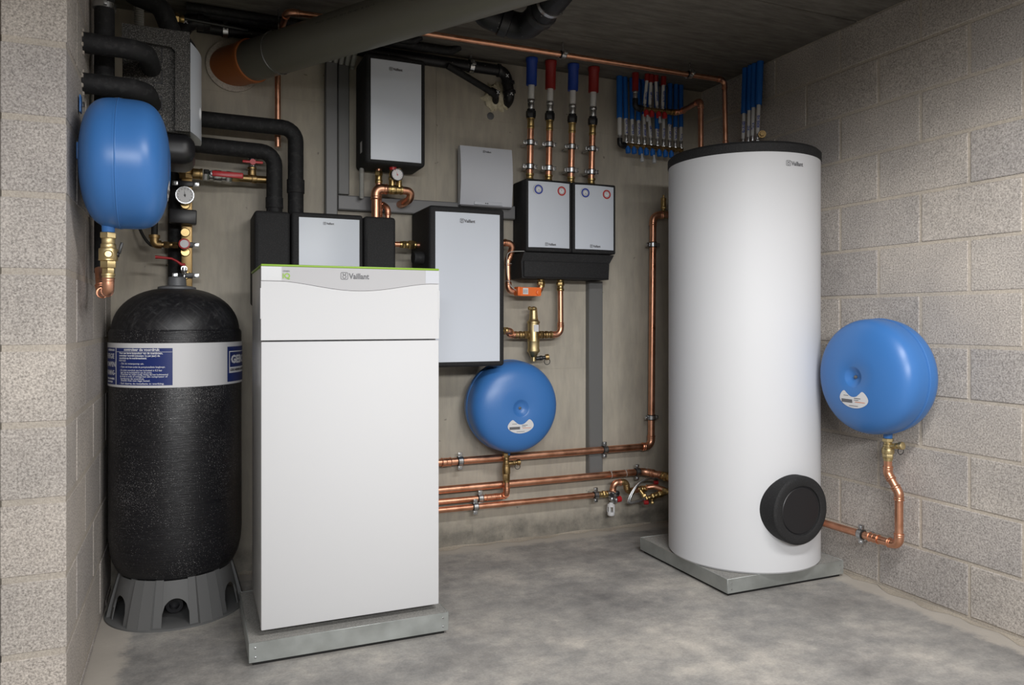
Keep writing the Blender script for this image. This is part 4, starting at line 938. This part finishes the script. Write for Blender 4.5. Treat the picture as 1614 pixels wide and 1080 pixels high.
bm = bm_(); stack(bm, (2.121, 3.36, 2.258), (0, 0, 1), [(.03, .0125, ''), (.012, .014, '')], 14); obj('press_sleeve', bm, 'steel', t)
bm = bm_(); tube(bm, [(2.121, 3.36, 2.26), (2.121, 3.36, 2.212), (2.165, 3.36, 2.212)], .015, .018, 14); lathe(bm, (2.142, 3.36, 2.212), (1, 0, 0), [(0, .019), (.018, .019)], 8); obj('elbow', bm, 'black', t)
t = pipe_run('copper_pipe', 'copper pipe from the upper manifold forward and down behind the tank lid', [(2.36, 3.36, 2.214), (2.398, 3.355, 2.219), (2.376, 3.150, 2.222), (2.376, 3.148, 1.80)], .0135, R=.022)
bm = bm_(); stack(bm, (2.305, 3.36, 2.213), (1, 0, .03), [(.016, .016, 'hex'), (.02, .0145, ''), (.01, .0165, ''), (.02, .0145, ''), (.008, .0165, '')], 14); obj('press_end', bm, 'brass', t)

# four blue pipes behind the tank on the right wall
for i, (y, zs, zb) in enumerate(((3.075, 2.16, 2.045), (3.035, 2.165, 2.045), (3.005, 2.172, 2.05), (2.968, 2.176, 2.05))):
    t = thing('water_pipe', ordn[i]+' blue sleeved pipe from the left on the right wall above the tank', 'water pipe', (2.585, y, zb), 'blue sleeved pipes on the right wall')
    xt = 2.60; P_ = lambda z: V((2.582+.016*((z-zb)/(HC-zb)), y, z)); ax = (P_(2.39)-P_(zb)).normalized()
    bm = bm_(); sweep(bm, [P_(1.99), P_(zs+.02)], .0095, 12); obj('white_pipe', bm, 'pex', t)
    bm = bm_(); lathe(bm, P_(zs), ax, [(0, .0105), (0, .0155), ((HC-.002-zs)/ax.z, .0165)], 16); obj('sleeve', bm, 'blue_sleeve', t)
    bm = bm_(); stack(bm, P_(1.985), ax, [(.02, .012, 'hex'), (.025, .0105, '')], 12); obj('press_sleeve', bm, 'steel', t)
    bm = bm_(); vd = V((-.64, -.77, 0)); sdv = V((-.77, .64, 0))
    def mp(a, b, P_=P_): return P_(2.06+a)+(vd*math.cos(b/.0095)+sdv*math.sin(b/.0095))*.0100
    text(bm, ('GARAGE', 'WC', 'TUIN', 'BERGING')[i], .0165, lambda a, b: mp(a, b-.0058), bold=.0009, wide=.9); obj('pipe_writing', bm, 'print_blue', t, label='blue handwriting along the pipe')
t = thing('pipe_manifold', 'brass manifold with a green handle behind the tank lid', 'manifold', (2.57, 3.02, 1.97))
bm = bm_(); sweep(bm, [(2.585, 3.11, 1.975), (2.585, 2.93, 1.975)], .013, 14)
for y in (3.075, 3.035, 3.005, 2.968): hexnut(bm, (2.585, y+.008, 1.975), (0, -1, 0), .016, .017)
stack(bm, (2.585, 2.94, 2.022), (-.6, -.75, 0), [(.012, .019, ''), (.010, .012, 'hex')], 20); obj('bar', bm, 'bronze', t)
bm = bm_(); obox(bm, (2.55, 2.93, 1.945), (.6, -.75, 0), (.75, .6, 0), (0, 0, 1), .06, .02, .03, .006); obj('handle', bm, 'green_dark', t, label='dark green handle')

# ------------------------------------------------------------------ copper tangle under the upper module
t = pipe_run('copper_pipe', 'thick copper pipe hooking over from the manometer group to the pump module', [(.762, 3.36, 1.545), (.762, 3.36, 1.700), (.815, 3.36, 1.700)], .0195, R=.042)
bm = bm_(); lathe(bm, (.762, 3.36, 1.556), (0, 0, 1), [(0, .028), (.012, .028)], 20); obj('grommet', bm, 'rubber', t)
t = thing('manometer_group', 'brass boiler group with a white manometer and red cap under the upper module', 'valve', (.86, 3.36, 1.70))
bm = bm_(); e = stack(bm, (.795, 3.36, 1.700), (1, 0, 0), [(.010, .021, ''), (.012, .018, ''), (.010, .021, ''), (.026, .022, ''), (.010, .0205, ''), (.010, .018, ''), (.010, .021, '')], 18)
stack(bm, (.836, 3.36, 1.700), (0, 0, 1), [(.042, .0145, ''), (.014, .017, 'hex'), (.030, .013, '')], 16)
stack(bm, (.868, 3.36, 1.700), (0, 0, 1), [(.035, .014, ''), (.014, .013, ''), (.026, .019, 'hex'), (.026, .012, '')], 16); obj('body', bm, 'brass', t)
bm = bm_(); lathe(bm, (.836, 3.345, 1.786), (0, -.1, 1), [(0, .017), (.024, .018), (.028, .014)], 12); obj('cap', bm, 'red', t, label='red cap')
gauge(t, (.853, 3.335, 1.764), (0, -1, 0), .0285, (-.35, .95), 'black', 'label', 'red')
t = pipe_run('copper_pipe', 'copper pipe end curling back to the wall under the manometer', [(.880, 3.36, 1.700), (.926, 3.362, 1.698), (.922, 3.376, 1.662), (.905, 3.405, 1.652), (.898, 3.459, 1.650)], .0178, R=.024, elbows=False)
t = pipe_run('copper_pipe', 'straight copper pipe from the upper module down into the pump module', [(.785, 3.405, 1.54), (.785, 3.405, 1.80)], .0142)
coupling(t, (.785, 3.405, 1.60), (0, 0, 1), .0142, 'copper', .035)
bm = bm_(); stack(bm, (.785, 3.405, 1.800), (0, 0, -1), [(.012, .013, ''), (.022, .018, 'hex'), (.020, .0155, ''), (.014, .0175, '')], 16); obj('union', bm, 'brass', t, label='brass union')
t = pipe_run('copper_pipe', 'thin copper pipe bending behind the other two into the pump module', [(.832, 3.425, 1.54), (.832, 3.425, 1.628), (.800, 3.46, 1.650)], .0125, R=.03)

# link between pump module and buffer module
t = pipe_run('copper_pipe', 'short copper link from the pump module into the buffer module', [(.82, 3.36, 1.453), (.985, 3.36, 1.453)], .0125)
bm = bm_(); stack(bm, (.872, 3.36, 1.453), (1, 0, 0), [(.012, .0155, ''), (.015, .0185, 'hex'), (.012, .016, ''), (.026, .0215, 'hex'), (.012, .016, '')], 16); obj('union', bm, 'brass', t, label='brass union')
bm = bm_(); lathe(bm, (.975, 3.30, 1.39), (-1, -.1, 0), [(0, .028), (.055, .028), (.060, .026), (.060, .022)], 24); tag(obj('pipe_stub', bm, 'foam', loc=(.94, 3.30, 1.362)), 'short black stub sticking out of the left side of the buffer module', 'pipe stub')

# copper loop from the buffer module with the orange actuator
t = pipe_run('copper_pipe', 'copper loop with an orange actuator between buffer module and manifold', [(1.31, 3.40, 1.486), (1.445, 3.39, 1.484), (1.438, 3.41, 1.425), (1.425, 3.41, 1.40), (1.428, 3.41, 1.250), (1.600, 3.41, 1.250), (1.604, 3.41, 1.318)], .0142, R=.026)
bm = bm_(); stack(bm, (1.320, 3.40, 1.486), (1, 0, 0), [(.08, .017, ''), (.012, .02, 'hex')], 16); obj('union', bm, 'brass', t)
bm = bm_(); stack(bm, (1.604, 3.41, 1.316), (0, 0, -1), [(.014, .017, ''), (.02, .020, 'hex'), (.01, .018, '')], 16); obj('union', bm, 'brass', t)
ac = thing('valve_actuator', 'bright orange valve actuator on the copper loop', 'actuator', (1.515, 3.37, 1.247))
bm = bm_(); prism(bm, rrect(1.515, 1.248, .125, .042, .006), lambda a, b: V((a, 3.352, b)), lambda a, b: V((a, 3.398, b))); obj('body', bm, 'orange', ac)
bm = bm_(); lathe(bm, (1.562, 3.352, 1.243), (0, -1, 0), [(0, .012), (.006, .0115), (.007, .009)], 18); obj('knob', bm, 'orange', ac)
bm = bm_(); box(bm, 1.4535, 1.468, 3.349, 3.40, 1.229, 1.271, .003); obj('plug', bm, 'orange', ac)
bm = bm_(); flat(bm, rrect(0, 0, .028, .030, .001, 1), front(1.494, 3.3514, 1.250)); obj('label_plate', bm, 'label', ac)
bm = bm_()
for k in range(4): flat(bm, [(-.011+k*.006, -.010), (-.009+k*.006, -.010), (-.009+k*.006, .008), (-.011+k*.006, .008)], front(1.494, 3.3508, 1.250))
obj('fine_print', bm, 'print_grey', ac)
bm = bm_(); sweep(bm, bez((1.455, 3.375, 1.255), (1.40, 3.37, 1.27), (1.405, 3.375, 1.35), (1.405, 3.375, 1.40), 14)+bez((1.405, 3.375, 1.40), (1.405, 3.37, 1.45), (1.42, 3.37, 1.44), (1.50, 3.36, 1.445), 10)[1:], .0022, 8)
tag(obj('actuator_cable', bm, 'corr', loc=(1.43, 3.37, 1.3)), 'thin pale cable looping from the orange actuator', 'cable')
bm = bm_()
for z in (1.385, 1.30): torus(bm, (1.4265, 3.41, z), (0, 0, 1), .0165, .0016, 18, 6)
tag(obj('cable_tie', bm, 'corr', loc=(1.4265, 3.41, 1.34)), 'pale cable ties round the copper loop above the orange actuator', 'cable tie')

# brass separator
sp_ = thing('dirt_separator', 'upright brass air and dirt separator in the copper line', 'separator', (1.563, 3.41, .905))
bm = bm_(); lathe(bm, (1.563, 3.41, 0), (0, 0, 1), [(.905, .009), (.905, .012), (.925, .012), (.928, .016), (.945, .024), (.952, .031), (.957, .0325), (.962, .031), (.968, .029), (1.000, .029), (1.003, .0305), (1.008, .0305), (1.011, .029), (1.092, .029), (1.094, .032), (1.102, .032), (1.106, .026), (1.118, .0215), (1.150, .0190), (1.168, .0175), (1.174, .013), (1.175, 0)], 36); obj('body', bm, 'gold', sp_)
bm = bm_(); stack(bm, (1.563, 3.395, 1.166), (-1, -.2, .05), [(.012, .010, ''), (.016, .0075, ''), (.008, .0095, '')], 14); obj('vent', bm, 'gold', sp_)
for s in (-1, 1):
    bm = bm_(); stack(bm, (1.563+s*.026, 3.41, 1.036), (s, 0, 0), [(.008, .018, ''), (.018, .0215, 'hex'), (.012, .0165, ''), (.014, .019, ''), (.014, .0165, ''), (.010, .0185, '')], 16); obj('union', bm, 'bronze', sp_)
bm = bm_(); flat(bm, [(-.011, -.020), (.016, -.020), (.016, .014), (-.011, .014)], lambda a, b: V((1.562+a, 3.3795-.0006+abs(a-.0)*.10, 1.072+b))); obj('sticker', bm, 'label', sp_)
bm = bm_(); stack(bm, (1.575, 3.405, .918), (1, -.3, .12), [(.018, .010, ''), (.014, .012, ''), (.016, .009, '')], 14); obj('drain_stem', bm, 'black', sp_)
bm = bm_(); lathe(bm, (1.620, 3.391, .924), (1, -.3, .12), [(0, .015), (.016, .015), (.018, .012)], 12); obj('drain_cap', bm, 'bronze', sp_)
bm = bm_(); torus(bm, (1.626, 3.385, .903), (.1, 1, 0), .015, .0017, 20, 6); obj('cap_tether', bm, 'rubber', sp_)
t = pipe_run('copper_pipe', 'copper pipe from the manifold down to the brass separator', [(1.640, 3.41, 1.036), (1.714, 3.41, 1.036), (1.712, 3.41, 1.318)], .0142, R=.032)
bm = bm_(); stack(bm, (1.712, 3.41, 1.316), (0, 0, -1), [(.014, .017, ''), (.02, .020, 'hex'), (.014, .0155, ''), (.012, .0185, '')], 16); obj('union', bm, 'brass', t, label='brass union')
coupling(t, (1.713, 3.41, 1.085), (0, 0, 1), .0142, 'copper', .02)
t = pipe_run('copper_pipe', 'short copper elbow piece from the buffer module to the brass separator', [(1.31, 3.36, 1.058), (1.422, 3.36, 1.056), (1.432, 3.41, 1.036), (1.490, 3.41, 1.036)], .0142, R=.022)
bm = bm_(); stack(bm, (1.318, 3.36, 1.058), (1, 0, 0), [(.06, .0165, ''), (.012, .019, 'hex'), (.014, .0165, '')], 16); obj('union', bm, 'brass', t)
coupling(t, (1.462, 3.41, 1.036), (1, 0, 0), .0142, 'copper', .03)

# ------------------------------------------------------------------ brass header with gauge, left of the heat pump
CX_, CY_ = -.022, 3.385
h = thing('brass_header', 'upright brass header with pressure gauge above the black vessel', 'manifold', (CX_, CY_, 1.225))
bm = bm_(); obox(bm, (CX_+.004, CY_+.01, 1.46), (1, 0, 0), (0, 1, 0), (0, 0, 1), .042, .034, .49, .005)
stack(bm, (CX_, CY_, 1.69), (0, 0, 1), [(.02, .028, 'hex'), (.045, .030, ''), (.03, .026, '')], 20); obj('column', bm, 'bronze', h)
for z in (1.582, 1.468, 1.388, 1.294):
    bm = bm_(); lathe(bm, (CX_-.002, CY_-.006, z), (0, -1, 0), [(0, .0185), (.010, .0185), (.012, .016)], 18); obox(bm, (CX_-.002, CY_-.0185, z), (1, 0, .8), (0, 1, 0), (-.8, 0, 1), .028, .002, .003); obj('plug', bm, 'brass', h)
gauge(h, (CX_-.003, CY_-.055, 1.614), (0, -1, 0), .036, (-.12, 1), 'steel', 'label', 'print_black')
bm = bm_(); lathe(bm, (CX_-.003, CY_-.01, 1.614), (0, -1, 0), [(0, .012), (.03, .012)], 12); obj('gauge_stem', bm, 'brass', h)
bm = bm_(); obox(bm, (CX_-.010, CY_-.048, 1.527), (1, 0, -.03), (0, 1, 0), (.03, 0, 1), .103, .052, .058, .006); obj('switch_box', bm, 'black', h, label='black plastic pressure switch')
for z in (1.668, 1.418, 1.292):
    bm = bm_(); obox(bm, (CX_, CY_-.014, z), (1, 0, 0), (0, 1, 0), (0, 0, 1), .056, .012, .022, .002); obj('clip', bm, 'black', h)
    for s in (-1, 1):
        if z == 1.418 and s < 0: continue
        bm = bm_(); obox(bm, (CX_+s*.040, CY_-.014, z), (1, 0, 0), (0, 1, 0), (0, 0, 1), .022, .010, .018, .002); hexnut(bm, (CX_+s*.040, CY_-.026, z), (0, 1, 0), .008, .006); obj('clip_ear', bm, 'steel', h)
bm = bm_(); stack(bm, (CX_-.005, CY_-.01, 1.418), (0, -1, 0), [(.035, .014, ''), (.01, .022, '')], 18); obj('relief_body', bm, 'bronze', h)
bm = bm_(); lathe(bm, (CX_-.005, CY_-.052, 1.416), (0, -1, 0), [(0, .0215), (.018, .0215), (.019, .017)], 20); rk = obj('relief_knob', bm, 'red', h, label='red rimmed relief knob')
bm = bm_(); lathe(bm, (CX_-.005, CY_-.0705, 1.416), (0, -1, 0), [(0, .0165), (.002, .0160)], 20); obj('knob_face', bm, 'label', rk)
bm = bm_(); stack(bm, (CX_-.028, CY_-.02, 1.414), (-1, 0, 0), [(.022, .014, 'hex'), (.012, .012, ''), (.020, .015, 'hex'), (.014, .012, '')], 16); tube(bm, [(CX_-.09, CY_-.02, 1.414), (CX_-.116, CY_-.02, 1.414), (CX_-.116, CY_-.02, 1.452)], .017, .02, 14); ring(bm, (CX_-.116, CY_-.02, 1.446), (0, 0, 1), .016, .021, .012, 18); obj('relief_outlet', bm, 'bronze', h)
bm = bm_(); tube(bm, [(CX_-.116, CY_-.02, 1.45), (CX_-.114, CY_-.025, 1.58), (CX_-.12, CY_-.03, 1.78)], .0125, .05, 12); obj('outlet_hose', bm, 'rubber', h)
bm = bm_(); stack(bm, (CX_-.006, CY_-.014, 1.318), (0, -1, 0), [(.02, .010, 'hex'), (.014, .012, '')], 14); stack(bm, (CX_-.006, CY_-.040, 1.335), (0, 0, -1), [(.012, .006, ''), (.018, .012, ''), (.012, .009, 'hex'), (.03, .006, ''), (.015, .0075, '')], 14); obj('drain_valve', bm, 'steel', h)
bm = bm_(); sweep(bm, [(CX_-.002, CY_-.046, 1.334), (CX_-.016, CY_-.046, 1.334), (CX_-.034, CY_-.046, 1.348), (CX_-.052, CY_-.046, 1.357), (CX_-.10, CY_-.046, 1.361), (CX_-.112, CY_-.046, 1.361)], [.006, .006, .0045, .0045, .006, .007], 10); obj('drain_lever', bm, 'red', h, label='red lever')
# branch to the right with ball valve
br = thing('ball_valve', 'steel ball valve with a long red lever on the brass branch', 'valve', (.15, CY_, 1.70))
bm = bm_(); stack(bm, (CX_+.026, CY_-.005, 1.713), (1, 0, -.015), [(.028, .0215, ''), (.010, .0235, '')], 18); obj('union', bm, 'bronze', br)
bm = bm_(); stack(bm, (.155, CY_-.005, 1.708), (1, 0, 0), [(.030, .0185, 'hex'), (.050, .0155, ''), (.020, .0185, ''), (.05, .0155, ''), (.012, .0175, '')], 18)
obj('branch_pipe', bm, 'bronze', br)
bm = bm_(); stack(bm, (.045, CY_-.005, 1.711), (1, 0, -.015), [(.022, .025, 'hex'), (.018, .019, ''), (.030, .0245, ''), (.018, .020, ''), (.022, .025, 'hex')], 20); lathe(bm, (.082, CY_-.02, 1.716), (0, -1, 0), [(0, .013), (.018, .012), (.019, .009)], 16); obj('body', bm, 'steel', br)
bm = bm_(); obox(bm, (.138, CY_-.045, 1.712), (1, 0, -.02), (0, 1, 0), (.02, 0, 1), .122, .010, .024, .0045); obj('lever', bm, 'red', br, label='long red lever')
up2 = thing('ball_valve', 'small upright valve with a red wing handle near the insulated pipes', 'valve', (.235, CY_, 1.73))
bm = bm_(); stack(bm, (.236, CY_-.005, 1.722), (0, 0, 1), [(.026, .017, ''), (.008, .019, '')], 16); stack(bm, (.236, CY_-.005, 1.850), (0, 0, -1), [(.028, .018, ''), (.014, .016, '')], 16); obj('tee', bm, 'bronze', up2)
bm = bm_(); stack(bm, (.236, CY_-.005, 1.744), (0, 0, 1), [(.016, .018, 'hex'), (.034, .016, ''), (.016, .018, 'hex')], 16); lathe(bm, (.236, CY_-.02, 1.772), (0, -1, 0), [(0, .009), (.022, .009)], 14); obj('body', bm, 'steel', up2)
bm = bm_(); obox(bm, (.236, CY_-.046, 1.772), (1, 0, 0), (0, 1, 0), (0, 0, 1), .082, .007, .011, .003); lathe(bm, (.236, CY_-.040, 1.772), (0, -1, 0), [(0, .0125), (.012, .012)], 16); obj('wing_handle', bm, 'red', up2, label='red wing handle')
bm = bm_(); sweep(bm, bez((-.13, 3.40, 1.45), (-.12, 3.36, 1.38), (-.17, 3.36, 1.40), (-.20, 3.40, 1.50), 14), .006, 8); tag(obj('black_cable', bm, 'rubber', loc=(-.15, 3.38, 1.4)), 'slack black cable looping behind the left blue vessel', 'cable')

# ------------------------------------------------------------------ safety group and hoses at the tank foot
sg = thing('safety_valve', 'safety valve with red knob and white drain funnel left of the tank', 'valve', (2.02, 3.39, .14))
bm = bm_(); stack(bm, (1.937, 3.42, .206), (1, 0, 0), [(.010, .0165, ''), (.014, .0155, ''), (.018, .019, 'hex'), (.012, .016, '')], 16); obj('union', bm, 'brass', sg)
bm = bm_(); stack(bm, (1.990, 3.42, .206), (1, 0, 0), [(.044, .0175, '')], 16); stack(bm, (2.016, 3.42, .206), (0, 0, -1), [(.022, .013, ''), (.014, .016, '')], 14); lathe(bm, (2.028, 3.42, .208), (.3, -1, 0), [(0, .016), (.028, .016)], 16); stack(bm, (2.016, 3.42, .17), (1, 0, 0), [(.020, .015, ''), (.006, .018, '')], 16); obj('body', bm, 'steel', sg)
for p, d in (((2.000, 3.398, .204), (-.2, -1, 0)), ((2.035, 3.398, .209), (.3, -1, 0))):
    bm = bm_(); lathe(bm, p, d, [(0, .0105), (.010, .0105)], 16); obj('port_cap', bm, 'black', sg)
bm = bm_(); lathe(bm, (2.043, 3.42, .172), (1, 0, .02), [(0, .019), (.006, .0175), (.026, .016), (.028, .012)], 12); obj('knob', bm, 'red', sg, label='red knob')
bm = bm_()
for k in range(10):
    a0 = 2*PI*k/10; 
    if k % 2: continue
    obox(bm, (2.012+.0185*math.cos(a0), 3.42+.0185*math.sin(a0), .125), (-math.sin(a0), math.cos(a0), 0), (math.cos(a0), math.sin(a0), 0), (0, 0, 1), .010, .002, .036)
lathe(bm, (2.012, 3.42, .138), (0, 0, 1), [(0, .0195), (.010, .0195), (.014, .012), (.02, .008)], 20); lathe(bm, (2.012, 3.42, .092), (0, 0, 1), [(0, .017), (.004, .0195), (.018, .0195)], 20); obj('funnel', bm, 'label', sg, label='white drain funnel')
t = pipe_run('copper_pipe', 'small bronze and copper swan neck over the safety valve', [(2.016, 3.41, .222), (2.018, 3.40, .264), (2.090, 3.40, .264), (2.098, 3.40, .212), (2.16, 3.40, .214)], .0145, R=.022)
for o in list(t.children)[1:3]: o.data.materials[0] = M['bronze']
t = thing('tank_fitting', 'cluster of brass tees and copper elbows at the tank foot', 'pipe fitting', (2.22, 3.38, .2))
bm = bm_(); tube(bm, [(2.205, 3.38, .228), (2.24, 3.36, .234), (2.275, 3.32, .222)], .013, .03, 14); torus(bm, (2.205, 3.38, .228), (1, -.3, 0), .0145, .0022, 16, 6); obj('copper_elbow', bm, 'copper', t)
bm = bm_(); stack(bm, (2.150, 3.41, .216), (1, -.2, .03), [(.012, .017, ''), (.024, .016, ''), (.012, .0175, ''), (.014, .0155, '')], 16); stack(bm, (2.176, 3.40, .212), (.5, -.6, -.9), [(.03, .012, ''), (.01, .015, 'hex')], 14)
stack(bm, (2.178, 3.35, .178), (1, -.25, .28), [(.014, .013, 'hex'), (.02, .012, ''), (.018, .017, 'hex'), (.02, .015, ''), (.02, .018, 'hex'), (.03, .014, '')], 16); stack(bm, (2.265, 3.325, .218), (1, -.9, -.1), [(.02, .017, 'hex'), (.02, .015, ''), (.02, .0185, 'hex'), (.02, .0165, '')], 16); obj('tees', bm, 'brass', t)
bm = bm_(); stack(bm, (2.215, 3.345, .180), (0, -.1, -1), [(.02, .007, ''), (.012, .0085, 'hex')], 12); obj('drain', bm, 'brass', t)
for p in ((2.165, 3.345, .160), (2.255, 3.39, .248)):
    bm = bm_(); lathe(bm, p, (1, -.3, 0), [(0, .011), (.022, .011), (.024, .008)], 10); obj('cap', bm, 'red', t, label='dark red cap')
for i, (dx, lab) in enumerate(((0, 'outer of two braided steel hoses looping at the tank foot'), (.014, 'inner of two braided steel hoses looping at the tank foot'))):
    t = thing('braided_hose', lab, 'hose', (2.11, 3.36, .2), 'braided hoses at the tank foot')
    bm = bm_(); path = bez((2.235, 3.36, .272), (2.17-dx, 3.36, .300-dx*.7), (2.10+dx, 3.36, .240), (2.078+dx*.7, 3.36, .176), 18)+bez((2.078+dx*.7, 3.36, .176), (2.072+dx, 3.36, .155+dx*.3), (2.10, 3.355, .158+dx*.6), (2.168, 3.35, .172+dx*.4), 12)[1:]
    sweep(bm, path, .0052, 10); obj('hose', bm, 'steel', t)
    bm = bm_(); stack(bm, path[0], (1, 0, 0), [(.016, .0075, ''), (.008, .009, 'hex')], 12); stack(bm, path[-1], (1, 0, .2), [(.012, .0075, ''), (.008, .009, 'hex')], 12); obj('ferrule', bm, 'steel', t)
